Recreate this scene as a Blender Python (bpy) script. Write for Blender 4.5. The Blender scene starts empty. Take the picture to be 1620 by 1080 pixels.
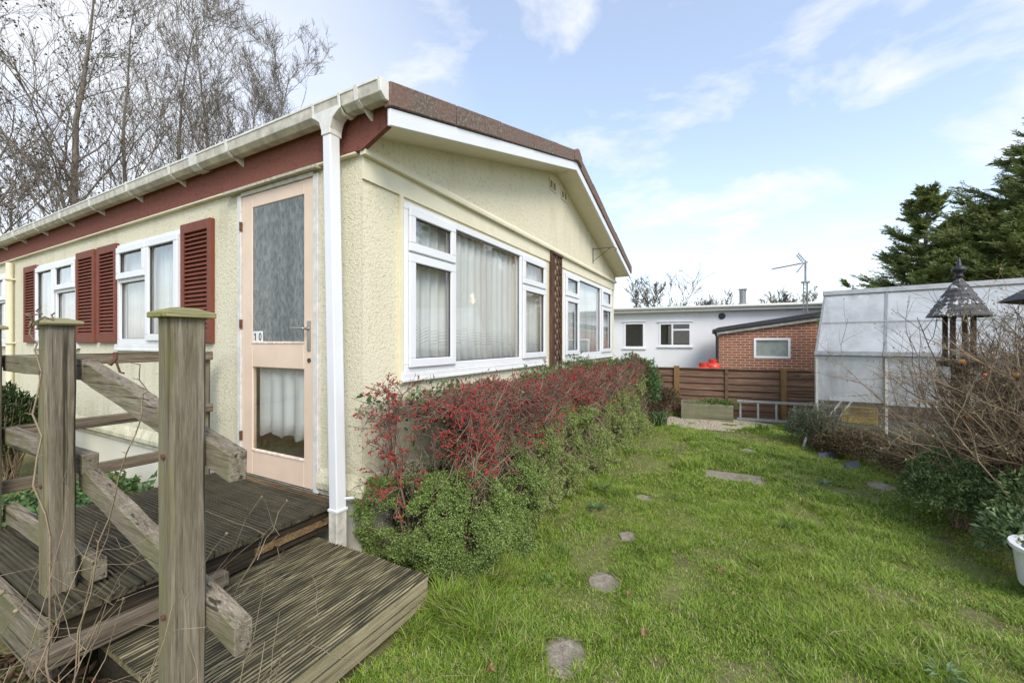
import bpy, bmesh, math, random
import numpy as np
from mathutils import Vector, Matrix, Euler
R = math.radians
PI = math.pi
scene = bpy.context.scene
col = scene.collection
rng = np.random.default_rng(7)
random.seed(7)

# ------------------------------------------------------------------ camera, sky, sun
CAMH = 1.29
cd = bpy.data.cameras.new('camera'); cam = bpy.data.objects.new('camera', cd); col.objects.link(cam)
cam.location = (0, 0, CAMH); cam.rotation_euler = (R(90.0), 0, R(28.113 - 90))
cd.sensor_width = 36; cd.lens = 645.6 / 1620 * 36; cd.clip_start = .02; cd.clip_end = 2000
cd.shift_y = 1.0 / 1620
scene.camera = cam
scene.render.engine = 'CYCLES'
scene.view_settings.view_transform = 'Standard'; scene.view_settings.look = 'None'
scene.view_settings.gamma = 1; scene.view_settings.exposure = 1.40
SUN_EL, SUN_AZ = 42, -130          # direction towards the sun: azimuth measured from +X towards +Y
sd = bpy.data.lights.new('sun', 'SUN'); sd.energy = 1.25; sd.angle = R(28); sd.color = (1, .95, .87)
so = bpy.data.objects.new('sun', sd); col.objects.link(so); so.location = (0, -5, 12)
sv = Vector((math.cos(R(SUN_EL)) * math.cos(R(SUN_AZ)), math.cos(R(SUN_EL)) * math.sin(R(SUN_AZ)), math.sin(R(SUN_EL))))
so.rotation_euler = (-sv).to_track_quat('-Z', 'Y').to_euler()

w = bpy.data.worlds.new('World'); scene.world = w; w.use_nodes = True
nt = w.node_tree; nt.nodes.clear()
def wn(t, **k):
    n = nt.nodes.new(t)
    for a, b in k.items(): setattr(n, a, b)
    return n
sky = wn('ShaderNodeTexSky', sky_type='NISHITA', sun_disc=False)
sky.sun_elevation = R(SUN_EL); sky.sun_rotation = R(90 - SUN_AZ); sky.air_density = 1.0; sky.dust_density = .6; sky.ozone_density = 1.0
bg = wn('ShaderNodeBackground'); bg.inputs[1].default_value = .125
out = wn('ShaderNodeOutputWorld')
tc = wn('ShaderNodeTexCoord'); sep = wn('ShaderNodeSeparateXYZ')
nt.links.new(tc.outputs['Generated'], sep.inputs[0])
def wm(op, a, b=None, c=None, clamp=False):
    n = wn('ShaderNodeMath', operation=op); n.use_clamp = clamp
    for i, v in enumerate((a, b, c)):
        if v is None: continue
        if isinstance(v, (int, float)): n.inputs[i].default_value = v
        else: nt.links.new(v, n.inputs[i])
    return n.outputs[0]
zc = wm('MAXIMUM', sep.outputs[2], 0.0)
zz = wm('ADD', zc, .16)
cx = wm('DIVIDE', sep.outputs[0], zz); cy = wm('DIVIDE', sep.outputs[1], zz)
cmb = wn('ShaderNodeCombineXYZ'); nt.links.new(cx, cmb.inputs[0]); nt.links.new(cy, cmb.inputs[1])
nz = wn('ShaderNodeTexNoise'); nz.inputs['Scale'].default_value = 1.9; nz.inputs['Detail'].default_value = 9
nz.inputs['Roughness'].default_value = .60; nz.inputs['Distortion'].default_value = .35
mp = wn('ShaderNodeMapping'); mp.inputs['Location'].default_value = (3.1, 1.7, 0); mp.inputs['Scale'].default_value = (1, .8, 1); mp.inputs['Rotation'].default_value = (0, 0, .5)
nt.links.new(cmb.outputs[0], mp.inputs[0]); nt.links.new(mp.outputs[0], nz.inputs[0])
# more cloud low down, thin wisps overhead
hz = wm('SUBTRACT', 1.0, wm('MULTIPLY', zc, 2.6), clamp=True)
thr = wm('SUBTRACT', .505, wm('MULTIPLY', hz, .10))
cf = wm('MULTIPLY', wm('SUBTRACT', nz.outputs[0], thr), 7.0, clamp=True)
cf = wm('MULTIPLY', cf, .85)
hw = wm('POWER', wm('SUBTRACT', 1.0, wm('MULTIPLY', zc, 2.1), clamp=True), 2.0)
cf = wm('MAXIMUM', cf, wm('MULTIPLY', hw, .86))
dt = wm('ADD', wm('ADD', wm('MULTIPLY', sep.outputs[0], .22), wm('MULTIPLY', sep.outputs[1], .93)), wm('MULTIPLY', sep.outputs[2], .22))
bank = wm('MULTIPLY', wm('MULTIPLY', wm('SUBTRACT', dt, .70), 4.2, clamp=True), wm('ADD', wm('MULTIPLY', nz.outputs[0], .9), .35), clamp=True)
cf = wm('MAXIMUM', cf, bank)
cf = wm('ADD', wm('MULTIPLY', cf, .72), .26)
mix = wn('ShaderNodeMix', data_type='RGBA'); nt.links.new(cf, mix.inputs[0])
nt.links.new(sky.outputs[0], mix.inputs[6]); mix.inputs[7].default_value = (3.25, 3.3, 3.4, 1)
nt.links.new(mix.outputs[2], bg.inputs[0]); nt.links.new(bg.outputs[0], out.inputs[0])

# ------------------------------------------------------------------ helpers: objects
WORLD = {}
def tag(o, label=None, cat=None, group=None, kind=None):
    if label: o['label'] = label
    if cat: o['category'] = cat
    if group: o['group'] = group
    if kind: o['kind'] = kind
    return o
def wmat(o): return WORLD.get(o.name, Matrix.Identity(4))
def thing(name, label, cat, loc=(0, 0, 0), rz=0, group=None):
    o = bpy.data.objects.new(name, None); col.objects.link(o)
    o.location = loc; o.rotation_euler = (0, 0, rz); o.empty_display_size = .1
    WORLD[o.name] = Matrix.Translation(loc) @ Matrix.Rotation(rz, 4, 'Z')
    return tag(o, label, cat, group)
def link_mesh(name, me, parent, base=None):
    o = bpy.data.objects.new(name, me); col.objects.link(o)
    if parent is not None:
        o.parent = parent; WORLD[o.name] = wmat(parent)
    elif base is not None:
        o.location = base; WORLD[o.name] = Matrix.Translation(base)
    else: WORLD[o.name] = Matrix.Identity(4)
    return o
class MB:
    def __init__(s): s.v = []; s.f = []; s.mi = []; s.cur = 0
    def add(s, vs, fs):
        b = len(s.v); s.v += [tuple(p) for p in vs]
        for f in fs: s.f.append([i + b for i in f]); s.mi.append(s.cur)
        return s
    def box(s, x0, x1, y0, y1, z0, z1):
        if x0 > x1: x0, x1 = x1, x0
        if y0 > y1: y0, y1 = y1, y0
        if z0 > z1: z0, z1 = z1, z0
        return s.add([(x0,y0,z0),(x1,y0,z0),(x1,y1,z0),(x0,y1,z0),(x0,y0,z1),(x1,y0,z1),(x1,y1,z1),(x0,y1,z1)],
            [(0,3,2,1),(4,5,6,7),(0,1,5,4),(1,2,6,5),(2,3,7,6),(3,0,4,7)])
    def mbox(s, M, u0, u1, n0, n1, z0, z1):
        pts = [M(u, n, z) for z in (z0, z1) for (u, n) in ((u0,n0),(u1,n0),(u1,n1),(u0,n1))]
        return s.add(pts, [(0,3,2,1),(4,5,6,7),(0,1,5,4),(1,2,6,5),(2,3,7,6),(3,0,4,7)])
    def bar(s, p0, p1, w, h, up=(0, 0, 1)):
        p0 = Vector(p0); p1 = Vector(p1); d = (p1 - p0).normalized(); up = Vector(up)
        a = d.cross(up)
        if a.length < 1e-4: a = d.cross(Vector((1, 0, 0)))
        a.normalize(); b = a.cross(d).normalized(); a *= w / 2; b *= h / 2
        pts = [p + i * a + j * b for p in (p0, p1) for (i, j) in ((-1,-1),(1,-1),(1,1),(-1,1))]
        return s.add(pts, [(0,3,2,1),(4,5,6,7),(0,1,5,4),(1,2,6,5),(2,3,7,6),(3,0,4,7)])
    def prism(s, poly, off):
        n = len(poly); off = Vector(off); a = [Vector(p) for p in poly]; b = [p + off for p in a]
        return s.add(a + b, [tuple(range(n))[::-1], tuple(range(n, 2 * n))] + [(i, (i + 1) % n, n + (i + 1) % n, n + i) for i in range(n)])
    def tube(s, pts, rads, n=8, cap=True):
        pts = [Vector(p) for p in pts]; k = len(pts)
        if isinstance(rads, (int, float)): rads = [rads] * k
        vs = []; prev = None
        for i, p in enumerate(pts):
            t = (pts[min(i + 1, k - 1)] - pts[max(i - 1, 0)]).normalized()
            if prev is None:
                a = t.orthogonal().normalized()
            else:
                a = (prev - t * prev.dot(t))
                a = a.normalized() if a.length > 1e-6 else t.orthogonal().normalized()
            prev = a; b = t.cross(a)
            for j in range(n):
                an = 2 * PI * j / n; vs.append(p + rads[i] * (math.cos(an) * a + math.sin(an) * b))
        fs = [(i * n + j, i * n + (j + 1) % n, (i + 1) * n + (j + 1) % n, (i + 1) * n + j) for i in range(k - 1) for j in range(n)]
        if cap: fs += [tuple(range(n))[::-1], tuple((k - 1) * n + j for j in range(n))]
        return s.add(vs, fs)
    def lathe(s, c, prof, n=24):
        vs = []; fs = []
        for (r, z) in prof:
            for j in range(n):
                a = 2 * PI * j / n; vs.append((c[0] + r * math.cos(a), c[1] + r * math.sin(a), c[2] + z))
        k = len(prof)
        fs = [(i * n + j, i * n + (j + 1) % n, (i + 1) * n + (j + 1) % n, (i + 1) * n + j) for i in range(k - 1) for j in range(n)]
        fs += [tuple(range(n))[::-1], tuple((k - 1) * n + j for j in range(n))]
        return s.add(vs, fs)
    def build(s, name, mats, parent=None, base=None, local=False, smooth=False, bevel=0, segs=1):
        me = bpy.data.meshes.new(name); vs = s.v
        if not local:
            if parent is not None:
                inv = wmat(parent).inverted(); vs = [tuple(inv @ Vector(p)) for p in vs]
            elif base is not None: vs = [(p[0] - base[0], p[1] - base[1], p[2] - base[2]) for p in vs]
        me.from_pydata(vs, [], s.f)
        if not isinstance(mats, (list, tuple)): mats = [mats]
        for m in mats: me.materials.append(m)
        if len(mats) > 1: me.polygons.foreach_set('material_index', s.mi)
        if smooth: me.polygons.foreach_set('use_smooth', [True] * len(me.polygons))
        bm = bmesh.new(); bm.from_mesh(me); bmesh.ops.recalc_face_normals(bm, faces=bm.faces); bm.to_mesh(me); bm.free()
        me.update()
        o = link_mesh(name, me, parent, base)
        if bevel:
            b = o.modifiers.new('bevel', 'BEVEL'); b.width = bevel; b.segments = segs; b.limit_method = 'ANGLE'; b.angle_limit = R(40)
        return o
def np_mesh(name, V, F, mats, parent=None, base=None, smooth=False, mi=None):
    V = np.asarray(V, dtype=np.float64); F = np.asarray(F, dtype=np.int32); k = F.shape[1]
    if parent is not None:
        T = np.array(wmat(parent).inverted()); V = V @ T[:3, :3].T + T[:3, 3]
    elif base is not None: V = V - np.array(base)
    me = bpy.data.meshes.new(name)
    me.vertices.add(len(V)); me.vertices.foreach_set('co', V.astype(np.float32).ravel())
    me.loops.add(F.size); me.loops.foreach_set('vertex_index', F.ravel())
    me.polygons.add(len(F)); me.polygons.foreach_set('loop_start', np.arange(0, F.size, k, dtype=np.int32))
    if not isinstance(mats, (list, tuple)): mats = [mats]
    for m in mats: me.materials.append(m)
    if mi is not None: me.polygons.foreach_set('material_index', np.asarray(mi, dtype=np.int32))
    if smooth: me.polygons.foreach_set('use_smooth', np.ones(len(F), dtype=bool))
    me.update(calc_edges=True)
    return link_mesh(name, me, parent, base)
def norm(a): return a / np.maximum(np.linalg.norm(a, axis=1, keepdims=True), 1e-9)
def leaves(name, C, Dn, L, W, mat, parent=None, fold=.25, nrm=None, base=None):
    """one small folded leaf (two quads, six vertices) at each point"""
    C = np.asarray(C); N = len(C); Dn = norm(np.asarray(Dn))
    if nrm is None: nrm = rng.normal(size=(N, 3))
    S_ = norm(np.cross(Dn, nrm)); U = np.cross(S_, Dn)
    L = np.broadcast_to(np.asarray(L, dtype=float), (N,))[:, None]; W = np.broadcast_to(np.asarray(W, dtype=float), (N,))[:, None]
    base_ = C; tip = C + Dn * L - U * L * .12; m1 = C + Dn * L * .5
    a = m1 + S_ * W * .5 + U * W * fold; b = m1 - S_ * W * .5 + U * W * fold
    V = np.stack([base_, a, tip, b], axis=1).reshape(-1, 3)
    i = np.arange(N)[:, None] * 4
    F = np.concatenate([i + np.array([[0, 1, 2]]), i + np.array([[0, 2, 3]])], axis=0)
    return np_mesh(name, V, F, mat, parent, base)
ICO_V = []; ICO_F = []
def _ico():
    t = (1 + 5 ** .5) / 2
    v = [(-1,t,0),(1,t,0),(-1,-t,0),(1,-t,0),(0,-1,t),(0,1,t),(0,-1,-t),(0,1,-t),(t,0,-1),(t,0,1),(-t,0,-1),(-t,0,1)]
    f = [(0,11,5),(0,5,1),(0,1,7),(0,7,10),(0,10,11),(1,5,9),(5,11,4),(11,10,2),(10,7,6),(7,1,8),(3,9,4),(3,4,2),(3,2,6),(3,6,8),(3,8,9),(4,9,5),(2,4,11),(6,2,10),(8,6,7),(9,8,1)]
    return norm(np.array(v, float)), np.array(f)
ICO_V, ICO_F = _ico()
def balls(name, C, r, mat, parent=None, sq=(1, 1, 1)):
    C = np.asarray(C); N = len(C); r = np.broadcast_to(np.asarray(r, float), (N,))
    V = (C[:, None, :] + ICO_V[None] * r[:, None, None] * np.array(sq)).reshape(-1, 3)
    F = (ICO_F[None] + (np.arange(N) * 12)[:, None, None]).reshape(-1, 3)
    return np_mesh(name, V, F, mat, parent, smooth=True)
class Segs:
    """many thin branches, each a short tapered prism"""
    def __init__(s): s.a = []; s.b = []; s.ra = []; s.rb = []
    def add(s, a, b, ra, rb): s.a.append(tuple(a)); s.b.append(tuple(b)); s.ra.append(ra); s.rb.append(rb)
    def path(s, pts, r0, r1):
        k = len(pts) - 1
        for i in range(k): s.add(pts[i], pts[i + 1], r0 + (r1 - r0) * i / k, r0 + (r1 - r0) * (i + 1) / k)
    def build(s, name, mat, parent=None, n=3, base=None):
        A = np.array(s.a); B = np.array(s.b); ra = np.array(s.ra); rb = np.array(s.rb); N = len(A)
        T = norm(B - A); ref = np.where(np.abs(T[:, 2:3]) > .9, np.array([[1., 0, 0]]), np.array([[0, 0, 1.]]))
        U = norm(np.cross(T, ref)); W_ = np.cross(T, U)
        B = B + T * rb[:, None] * .5
        an = 2 * PI * np.arange(n) / n
        ring = np.cos(an)[None, :, None] * U[:, None, :] + np.sin(an)[None, :, None] * W_[:, None, :]
        V = np.concatenate([A[:, None, :] + ring * ra[:, None, None], B[:, None, :] + ring * rb[:, None, None]], axis=1).reshape(-1, 3)
        q = np.array([[j, (j + 1) % n, n + (j + 1) % n, n + j] for j in range(n)])
        F = (q[None] + (np.arange(N) * 2 * n)[:, None, None]).reshape(-1, 4)
        return np_mesh(name, V, F, mat, parent, base, smooth=True)
_g = {}
def vnoise(x, y, s, seed=0):
    """smooth value noise on arrays"""
    if seed not in _g: _g[seed] = np.random.default_rng(100 + seed).random((64, 64))
    G = _g[seed]; x = np.asarray(x) * s + 500; y = np.asarray(y) * s + 500
    i = np.floor(x).astype(int); j = np.floor(y).astype(int); fx = x - i; fy = y - j
    fx = fx * fx * (3 - 2 * fx); fy = fy * fy * (3 - 2 * fy)
    g = lambda a, b: G[a % 64, b % 64]
    return (g(i, j) * (1 - fx) + g(i + 1, j) * fx) * (1 - fy) + (g(i, j + 1) * (1 - fx) + g(i + 1, j + 1) * fx) * fy

# ------------------------------------------------------------------ helpers: materials
class NT:
    def __init__(s, name):
        s.m = bpy.data.materials.new(name); s.m.use_nodes = True; s.t = s.m.node_tree; s.t.nodes.clear()
        s.out = s.t.nodes.new('ShaderNodeOutputMaterial'); s.tc = None
    def n(s, t, **k):
        o = s.t.nodes.new(t)
        for a, b in k.items(): setattr(o, a, b)
        return o
    def l(s, a, b): s.t.links.new(a, b)
    def put(s, sock, v):
        if v is None: return
        if isinstance(v, bpy.types.NodeSocket): s.l(v, sock)
        elif isinstance(v, (int, float)):
            try: sock.default_value = v
            except TypeError: sock.default_value = (v, v, v, 1)
        else: sock.default_value = tuple(v) + ((1,) if len(v) == 3 and sock.type == 'RGBA' else ())
    def coord(s, scale=(1, 1, 1), loc=(0, 0, 0), rot=(0, 0, 0)):
        if s.tc is None: s.tc = s.n('ShaderNodeTexCoord')
        m = s.n('ShaderNodeMapping'); m.inputs['Scale'].default_value = scale; m.inputs['Location'].default_value = loc; m.inputs['Rotation'].default_value = rot
        s.l(s.tc.outputs['Object'], m.inputs[0]); return m.outputs[0]
    def noise(s, scale, detail=4, rough=.55, vec=None, dist=0):
        n = s.n('ShaderNodeTexNoise'); n.inputs['Scale'].default_value = scale; n.inputs['Detail'].default_value = detail
        n.inputs['Roughness'].default_value = rough; n.inputs['Distortion'].default_value = dist
        s.l(vec if vec is not None else s.coord(), n.inputs[0]); return n.outputs[0]
    def voro(s, scale, vec=None, feature='F1', out=0):
        n = s.n('ShaderNodeTexVoronoi', feature=feature); n.inputs['Scale'].default_value = scale
        s.l(vec if vec is not None else s.coord(), n.inputs[0]); return n.outputs[out]
    def math(s, op, a, b=None, c=None, clamp=False):
        n = s.n('ShaderNodeMath', operation=op); n.use_clamp = clamp
        for i, v in enumerate((a, b, c)): s.put(n.inputs[i], v)
        return n.outputs[0]
    def ramp(s, fac, stops, interp='LINEAR'):
        n = s.n('ShaderNodeValToRGB'); r = n.color_ramp; r.interpolation = interp
        while len(r.elements) < len(stops): r.elements.new(.5)
        for e, (p, c) in zip(r.elements, stops):
            e.position = p; e.color = (c, c, c, 1) if isinstance(c, (int, float)) else tuple(c) + (1,)
        s.l(fac, n.inputs[0]); return n.outputs[0]
    def mix(s, f, a, b, mode='MIX'):
        n = s.n('ShaderNodeMix', data_type='RGBA'); n.blend_type = mode
        s.put(n.inputs[0], f); s.put(n.inputs[6], a); s.put(n.inputs[7], b); return n.outputs[2]
    def bump(s, h, strength=.5, dist=.01, nrm=None):
        n = s.n('ShaderNodeBump'); n.inputs['Strength'].default_value = strength; n.inputs['Distance'].default_value = dist
        s.l(h, n.inputs['Height'])
        if nrm is not None: s.l(nrm, n.inputs['Normal'])
        return n.outputs[0]
    def bsdf(s, color, rough=.7, normal=None, metal=0, spec=None, alpha=None):
        b = s.n('ShaderNodeBsdfPrincipled'); s.put(b.inputs['Base Color'], color); s.put(b.inputs['Roughness'], rough)
        b.inputs['Metallic'].default_value = metal
        if spec is not None: b.inputs['Specular IOR Level'].default_value = spec
        if normal is not None: s.l(normal, b.inputs['Normal'])
        s.l(b.outputs[0], s.out.inputs[0]); return b
def m_plain(name, c, rough=.6, metal=0, var=.12, scale=6, bump=0, bscale=60, spec=None):
    t = NT(name); n = t.noise(scale, 5)
    c0 = tuple(x * (1 - var) for x in c); c1 = tuple(min(1, x * (1 + var)) for x in c)
    cc = t.ramp(n, [(.3, c0), (.7, c1)])
    nb = t.bump(t.noise(bscale, 4), bump, .004) if bump else None
    t.bsdf(cc, rough, nb, metal, spec); return t.m
def m_stucco(name, c, dirt=(.33, .30, .18), damt=.35, strength=.9):
    t = NT(name); v = t.coord()
    n1 = t.noise(1.3, 6, .6); n2 = t.noise(62, 3, .6, t.coord((1, 1, .8))); vo = t.noise(130, 2, .5)
    cc = t.mix(t.ramp(n2, [(.35, 0), (.75, .35)]), c, tuple(x * .80 for x in c))
    # rain streaks and lichen
    st = t.noise(5, 5, .6, t.coord((1, 1, .16)))
    k = t.math('MULTIPLY', t.ramp(st, [(.47, 0), (.70, 1)]), t.ramp(n1, [(.42, 0), (.66, 1)]))
    cc = t.mix(t.math('MULTIPLY', k, damt), cc, dirt)
    sz = t.n('ShaderNodeSeparateXYZ'); t.l(t.tc.outputs['Object'], sz.inputs[0])
    low = t.math('MULTIPLY', t.ramp(sz.outputs[2], [(.42, 1), (.78, 0)]), t.ramp(t.noise(7, 5, .65), [(.38, 0), (.62, 1)]))
    cc = t.mix(t.math('MULTIPLY', low, .55), cc, (.30, .29, .16))
    pit = t.ramp(t.noise(42, 4, .7), [(.36, 1), (.44, 0)])  # dark pit colour stands in for shade the bump loses at distance
    cc = t.mix(t.math('MULTIPLY', pit, .62), cc, tuple(x * .5 for x in c))
    h = t.math('ADD', t.math('MULTIPLY', vo, .7), t.math('MULTIPLY', n2, .8))
    t.bsdf(cc, .9, t.bump(h, strength, .010), spec=.2); return t.m
def m_wood(name, axis, dark, mid, light, moss=None, mossamt=.5, fine=110, rough=.85, bump=.5, wet=None):
    """weathered timber, grain along axis"""
    t = NT(name); sc = [1, 1, 1]; sc[axis] = .045
    g = t.noise(fine * 2.0, 5, .7, t.coord(sc)); g2 = t.noise(fine * .28, 5, .7, t.coord(sc)); big = t.noise(3.2, 5, .6)
    f = t.math('ADD', t.math('MULTIPLY', g, .55), t.math('MULTIPLY', g2, .45))
    cc = t.ramp(f, [(.36, dark), (.5, mid), (.64, light)])
    cc = t.mix(t.ramp(big, [(.35, .45), (.7, 0)]), cc, tuple(x * .55 for x in mid))
    crack = t.ramp(t.noise(fine * .5, 3, .5, t.coord([x if i != axis else .02 for i, x in enumerate(sc)])), [(.34, 1), (.40, 0)])
    cc = t.mix(t.math('MULTIPLY', crack, .85), cc, tuple(x * .25 for x in dark))
    if moss:
        geo = t.n('ShaderNodeNewGeometry'); sx = t.n('ShaderNodeSeparateXYZ'); t.l(geo.outputs['True Normal'], sx.inputs[0])
        side = t.math('MULTIPLY', sx.outputs[0], -1, clamp=True)
        side = t.math('ADD', t.math('MULTIPLY', side, .9), .18)
        mk = t.math('MULTIPLY', t.ramp(t.noise(7, 6, .65, t.coord([1, 1, .35])), [(.36, 0), (.6, 1)]), side, clamp=True)
        cc = t.mix(t.math('MULTIPLY', mk, mossamt), cc, moss)
    knot = t.voro(3.1, t.coord([x if i != axis else .45 for i, x in enumerate([1, 1, 1])]), 'F1'); cc = t.mix(t.ramp(knot, [(.05, .75), (.11, 0)]), cc, tuple(x * .35 for x in mid))
    h = t.math('ADD', f, t.math('MULTIPLY', crack, -.6))
    t.bsdf(cc, rough if wet is None else t.ramp(big, [(.4, wet), (.65, rough)]), t.bump(h, bump, .006), spec=.3); return t.m
def m_leaf(name, stops, trans=.35, rough=.55, spec=.3, patch=None):
    t = NT(name); geo = t.n('ShaderNodeNewGeometry')
    cc = t.ramp(geo.outputs['Random Per Island'], stops)
    if patch:
        for (sc, lo, hi, c, amt) in patch:
            k = t.math('MULTIPLY', t.ramp(t.noise(sc, 4, .55), [(lo, 0), (hi, 1)]), amt)
            cc = t.mix(k, cc, c)
    b = t.n('ShaderNodeBsdfPrincipled'); t.put(b.inputs['Base Color'], cc); b.inputs['Roughness'].default_value = rough
    b.inputs['Specular IOR Level'].default_value = spec
    tr = t.n('ShaderNodeBsdfTranslucent'); t.put(tr.inputs[0], cc)
    mx = t.n('ShaderNodeMixShader'); mx.inputs[0].default_value = trans
    t.l(b.outputs[0], mx.inputs[1]); t.l(tr.outputs[0], mx.inputs[2]); t.l(mx.outputs[0], t.out.inputs[0]); return t.m
def m_glass(name, tint=(.97, .985, .98), body=None, amt=0, rough=.0, ior=1.5, boost=1.0):
    t = NT(name); fr = t.n('ShaderNodeFresnel'); fr.inputs[0].default_value = ior
    tr = t.n('ShaderNodeBsdfTransparent'); t.put(tr.inputs[0], tint)
    gl = t.n('ShaderNodeBsdfGlossy'); gl.inputs['Roughness'].default_value = rough
    base = tr.outputs[0]
    if body:
        df = t.n('ShaderNodeBsdfDiffuse'); t.put(df.inputs[0], body); tl = t.n('ShaderNodeBsdfTranslucent'); t.put(tl.inputs[0], body)
        m0 = t.n('ShaderNodeMixShader'); m0.inputs[0].default_value = .5; t.l(df.outputs[0], m0.inputs[1]); t.l(tl.outputs[0], m0.inputs[2])
        mb = t.n('ShaderNodeMixShader'); t.put(mb.inputs[0], amt if not callable(amt) else amt(t))
        t.l(base, mb.inputs[1]); t.l(m0.outputs[0], mb.inputs[2]); base = mb.outputs[0]
    mx = t.n('ShaderNodeMixShader'); geo = t.n('ShaderNodeNewGeometry'); front = t.math('SUBTRACT', 1, geo.outputs['Backfacing'])
    t.put(mx.inputs[0], t.math('MULTIPLY', t.math('MULTIPLY', fr.outputs[0], boost, clamp=True), front))
    t.l(base, mx.inputs[1]); t.l(gl.outputs[0], mx.inputs[2]); t.l(mx.outputs[0], t.out.inputs[0]); return t.m

CREAM = (.72, .655, .42)
M = {}
M['stucco'] = m_stucco('cream_stucco', (.76, .70, .515), damt=.35, strength=.85)
M['stucco_side'] = m_stucco('cream_stucco_side', (.74, .69, .515), damt=.6, strength=.9)
M['stucco_red'] = m_stucco('red_stucco', (.235, .090, .066), dirt=(.14, .07, .05), damt=.4)
M['cream_flat'] = m_plain('cream_board', (.74, .685, .50), .55, var=.05, scale=9, bump=.2, bscale=90)
M['skirt'] = m_plain('pale_skirting', (.66, .63, .52), .8, var=.08, scale=2.5, bump=.3, bscale=30)
M['upvc'] = m_plain('white_upvc', (.75, .755, .76), .32, var=.03, scale=3)
M['seal'] = m_plain('black_gasket', (.02, .02, .02), .5)
M['cill'] = m_plain('white_cill', (.74, .74, .72), .4, var=.08, scale=9)
M['gutter'] = m_plain('weathered_gutter', (.56, .52, .43), .55, var=.3, scale=13)
M['gutterlip'] = m_plain('gutter_white', (.70, .68, .62), .45, var=.12, scale=16)
M['shutter'] = m_plain('red_shutter_paint', (.175, .045, .022), .65, var=.14, scale=11, bump=.15, bscale=80)
M['door'] = m_plain('peach_door_paint', (.73, .565, .425), .5, var=.06, scale=5, bump=.2, bscale=50)
M['brass'] = m_plain('dull_metal', (.42, .40, .36), .35, metal=.9)
M['steel'] = m_plain('galvanised_metal', (.26, .265, .26), .55, metal=.3, var=.2, scale=20)
M['alu'] = m_plain('aluminium', (.40, .40, .38), .5, metal=.55, var=.15, scale=15)
M['rust'] = m_plain('rusty_iron', (.11, .05, .03), .8, var=.4, scale=40)
M['iron'] = m_plain('dark_iron', (.05, .045, .04), .6, var=.3, scale=30)
M['black'] = m_plain('black_plastic', (.018, .018, .02), .45)
M['white'] = m_plain('white_plate', (.8, .8, .76), .4)
M['room'] = m_plain('interior_wall', (.45, .42, .36), .9)
M['redpaint'] = m_plain('red_cylinder_paint', (.62, .045, .02), .35, var=.12, scale=8)
M['bwall'] = m_plain('white_painted_render', (.74, .735, .73), .85, var=.05, scale=1.3, bump=.3, bscale=40)
M['felt'] = m_plain('black_roof_felt', (.03, .03, .032), .7, var=.3, scale=7, bump=.4, bscale=20)
M['blind'] = m_plain('grey_blind', (.36, .37, .33), .8, var=.2, scale=4)
M['soil'] = m_plain('dark_soil', (.055, .038, .025), .95, var=.4, scale=12, bump=.8, bscale=25)
M['bulb'] = NT('lamp_glow').m
t = bpy.data.materials['lamp_glow'].node_tree; e = t.nodes.new('ShaderNodeEmission'); e.inputs[0].default_value = (1, .55, .2, 1); e.inputs[1].default_value = 60
t.links.new(e.outputs[0], [n for n in t.nodes if n.type == 'OUTPUT_MATERIAL'][0].inputs[0])
M['glass'] = m_glass('window_glass', ior=1.52, boost=2.6)
def _obs(t):
    return .86
def m_obscure():
    t = NT('patterned_glass')
    n = t.noise(60, 5, .7, t.coord((1, 1, .5)), .9); vo = t.voro(44, t.coord((1, 1, .45)), 'SMOOTH_F1')
    f = t.math('ADD', t.math('MULTIPLY', n, .6), t.math('MULTIPLY', vo, .6))
    drape = t.noise(11, 2, .5, t.coord((1, 1, .04)))
    cc = t.ramp(t.math('ADD', t.math('MULTIPLY', f, .6), t.math('MULTIPLY', drape, .4)), [(.33, (.07, .08, .075)), (.5, (.125, .14, .132)), (.68, (.22, .235, .22))])
    t.bsdf(cc, .22, t.bump(f, .9, .012), spec=.7); return t.m
M['obscure'] = m_obscure()
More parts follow.
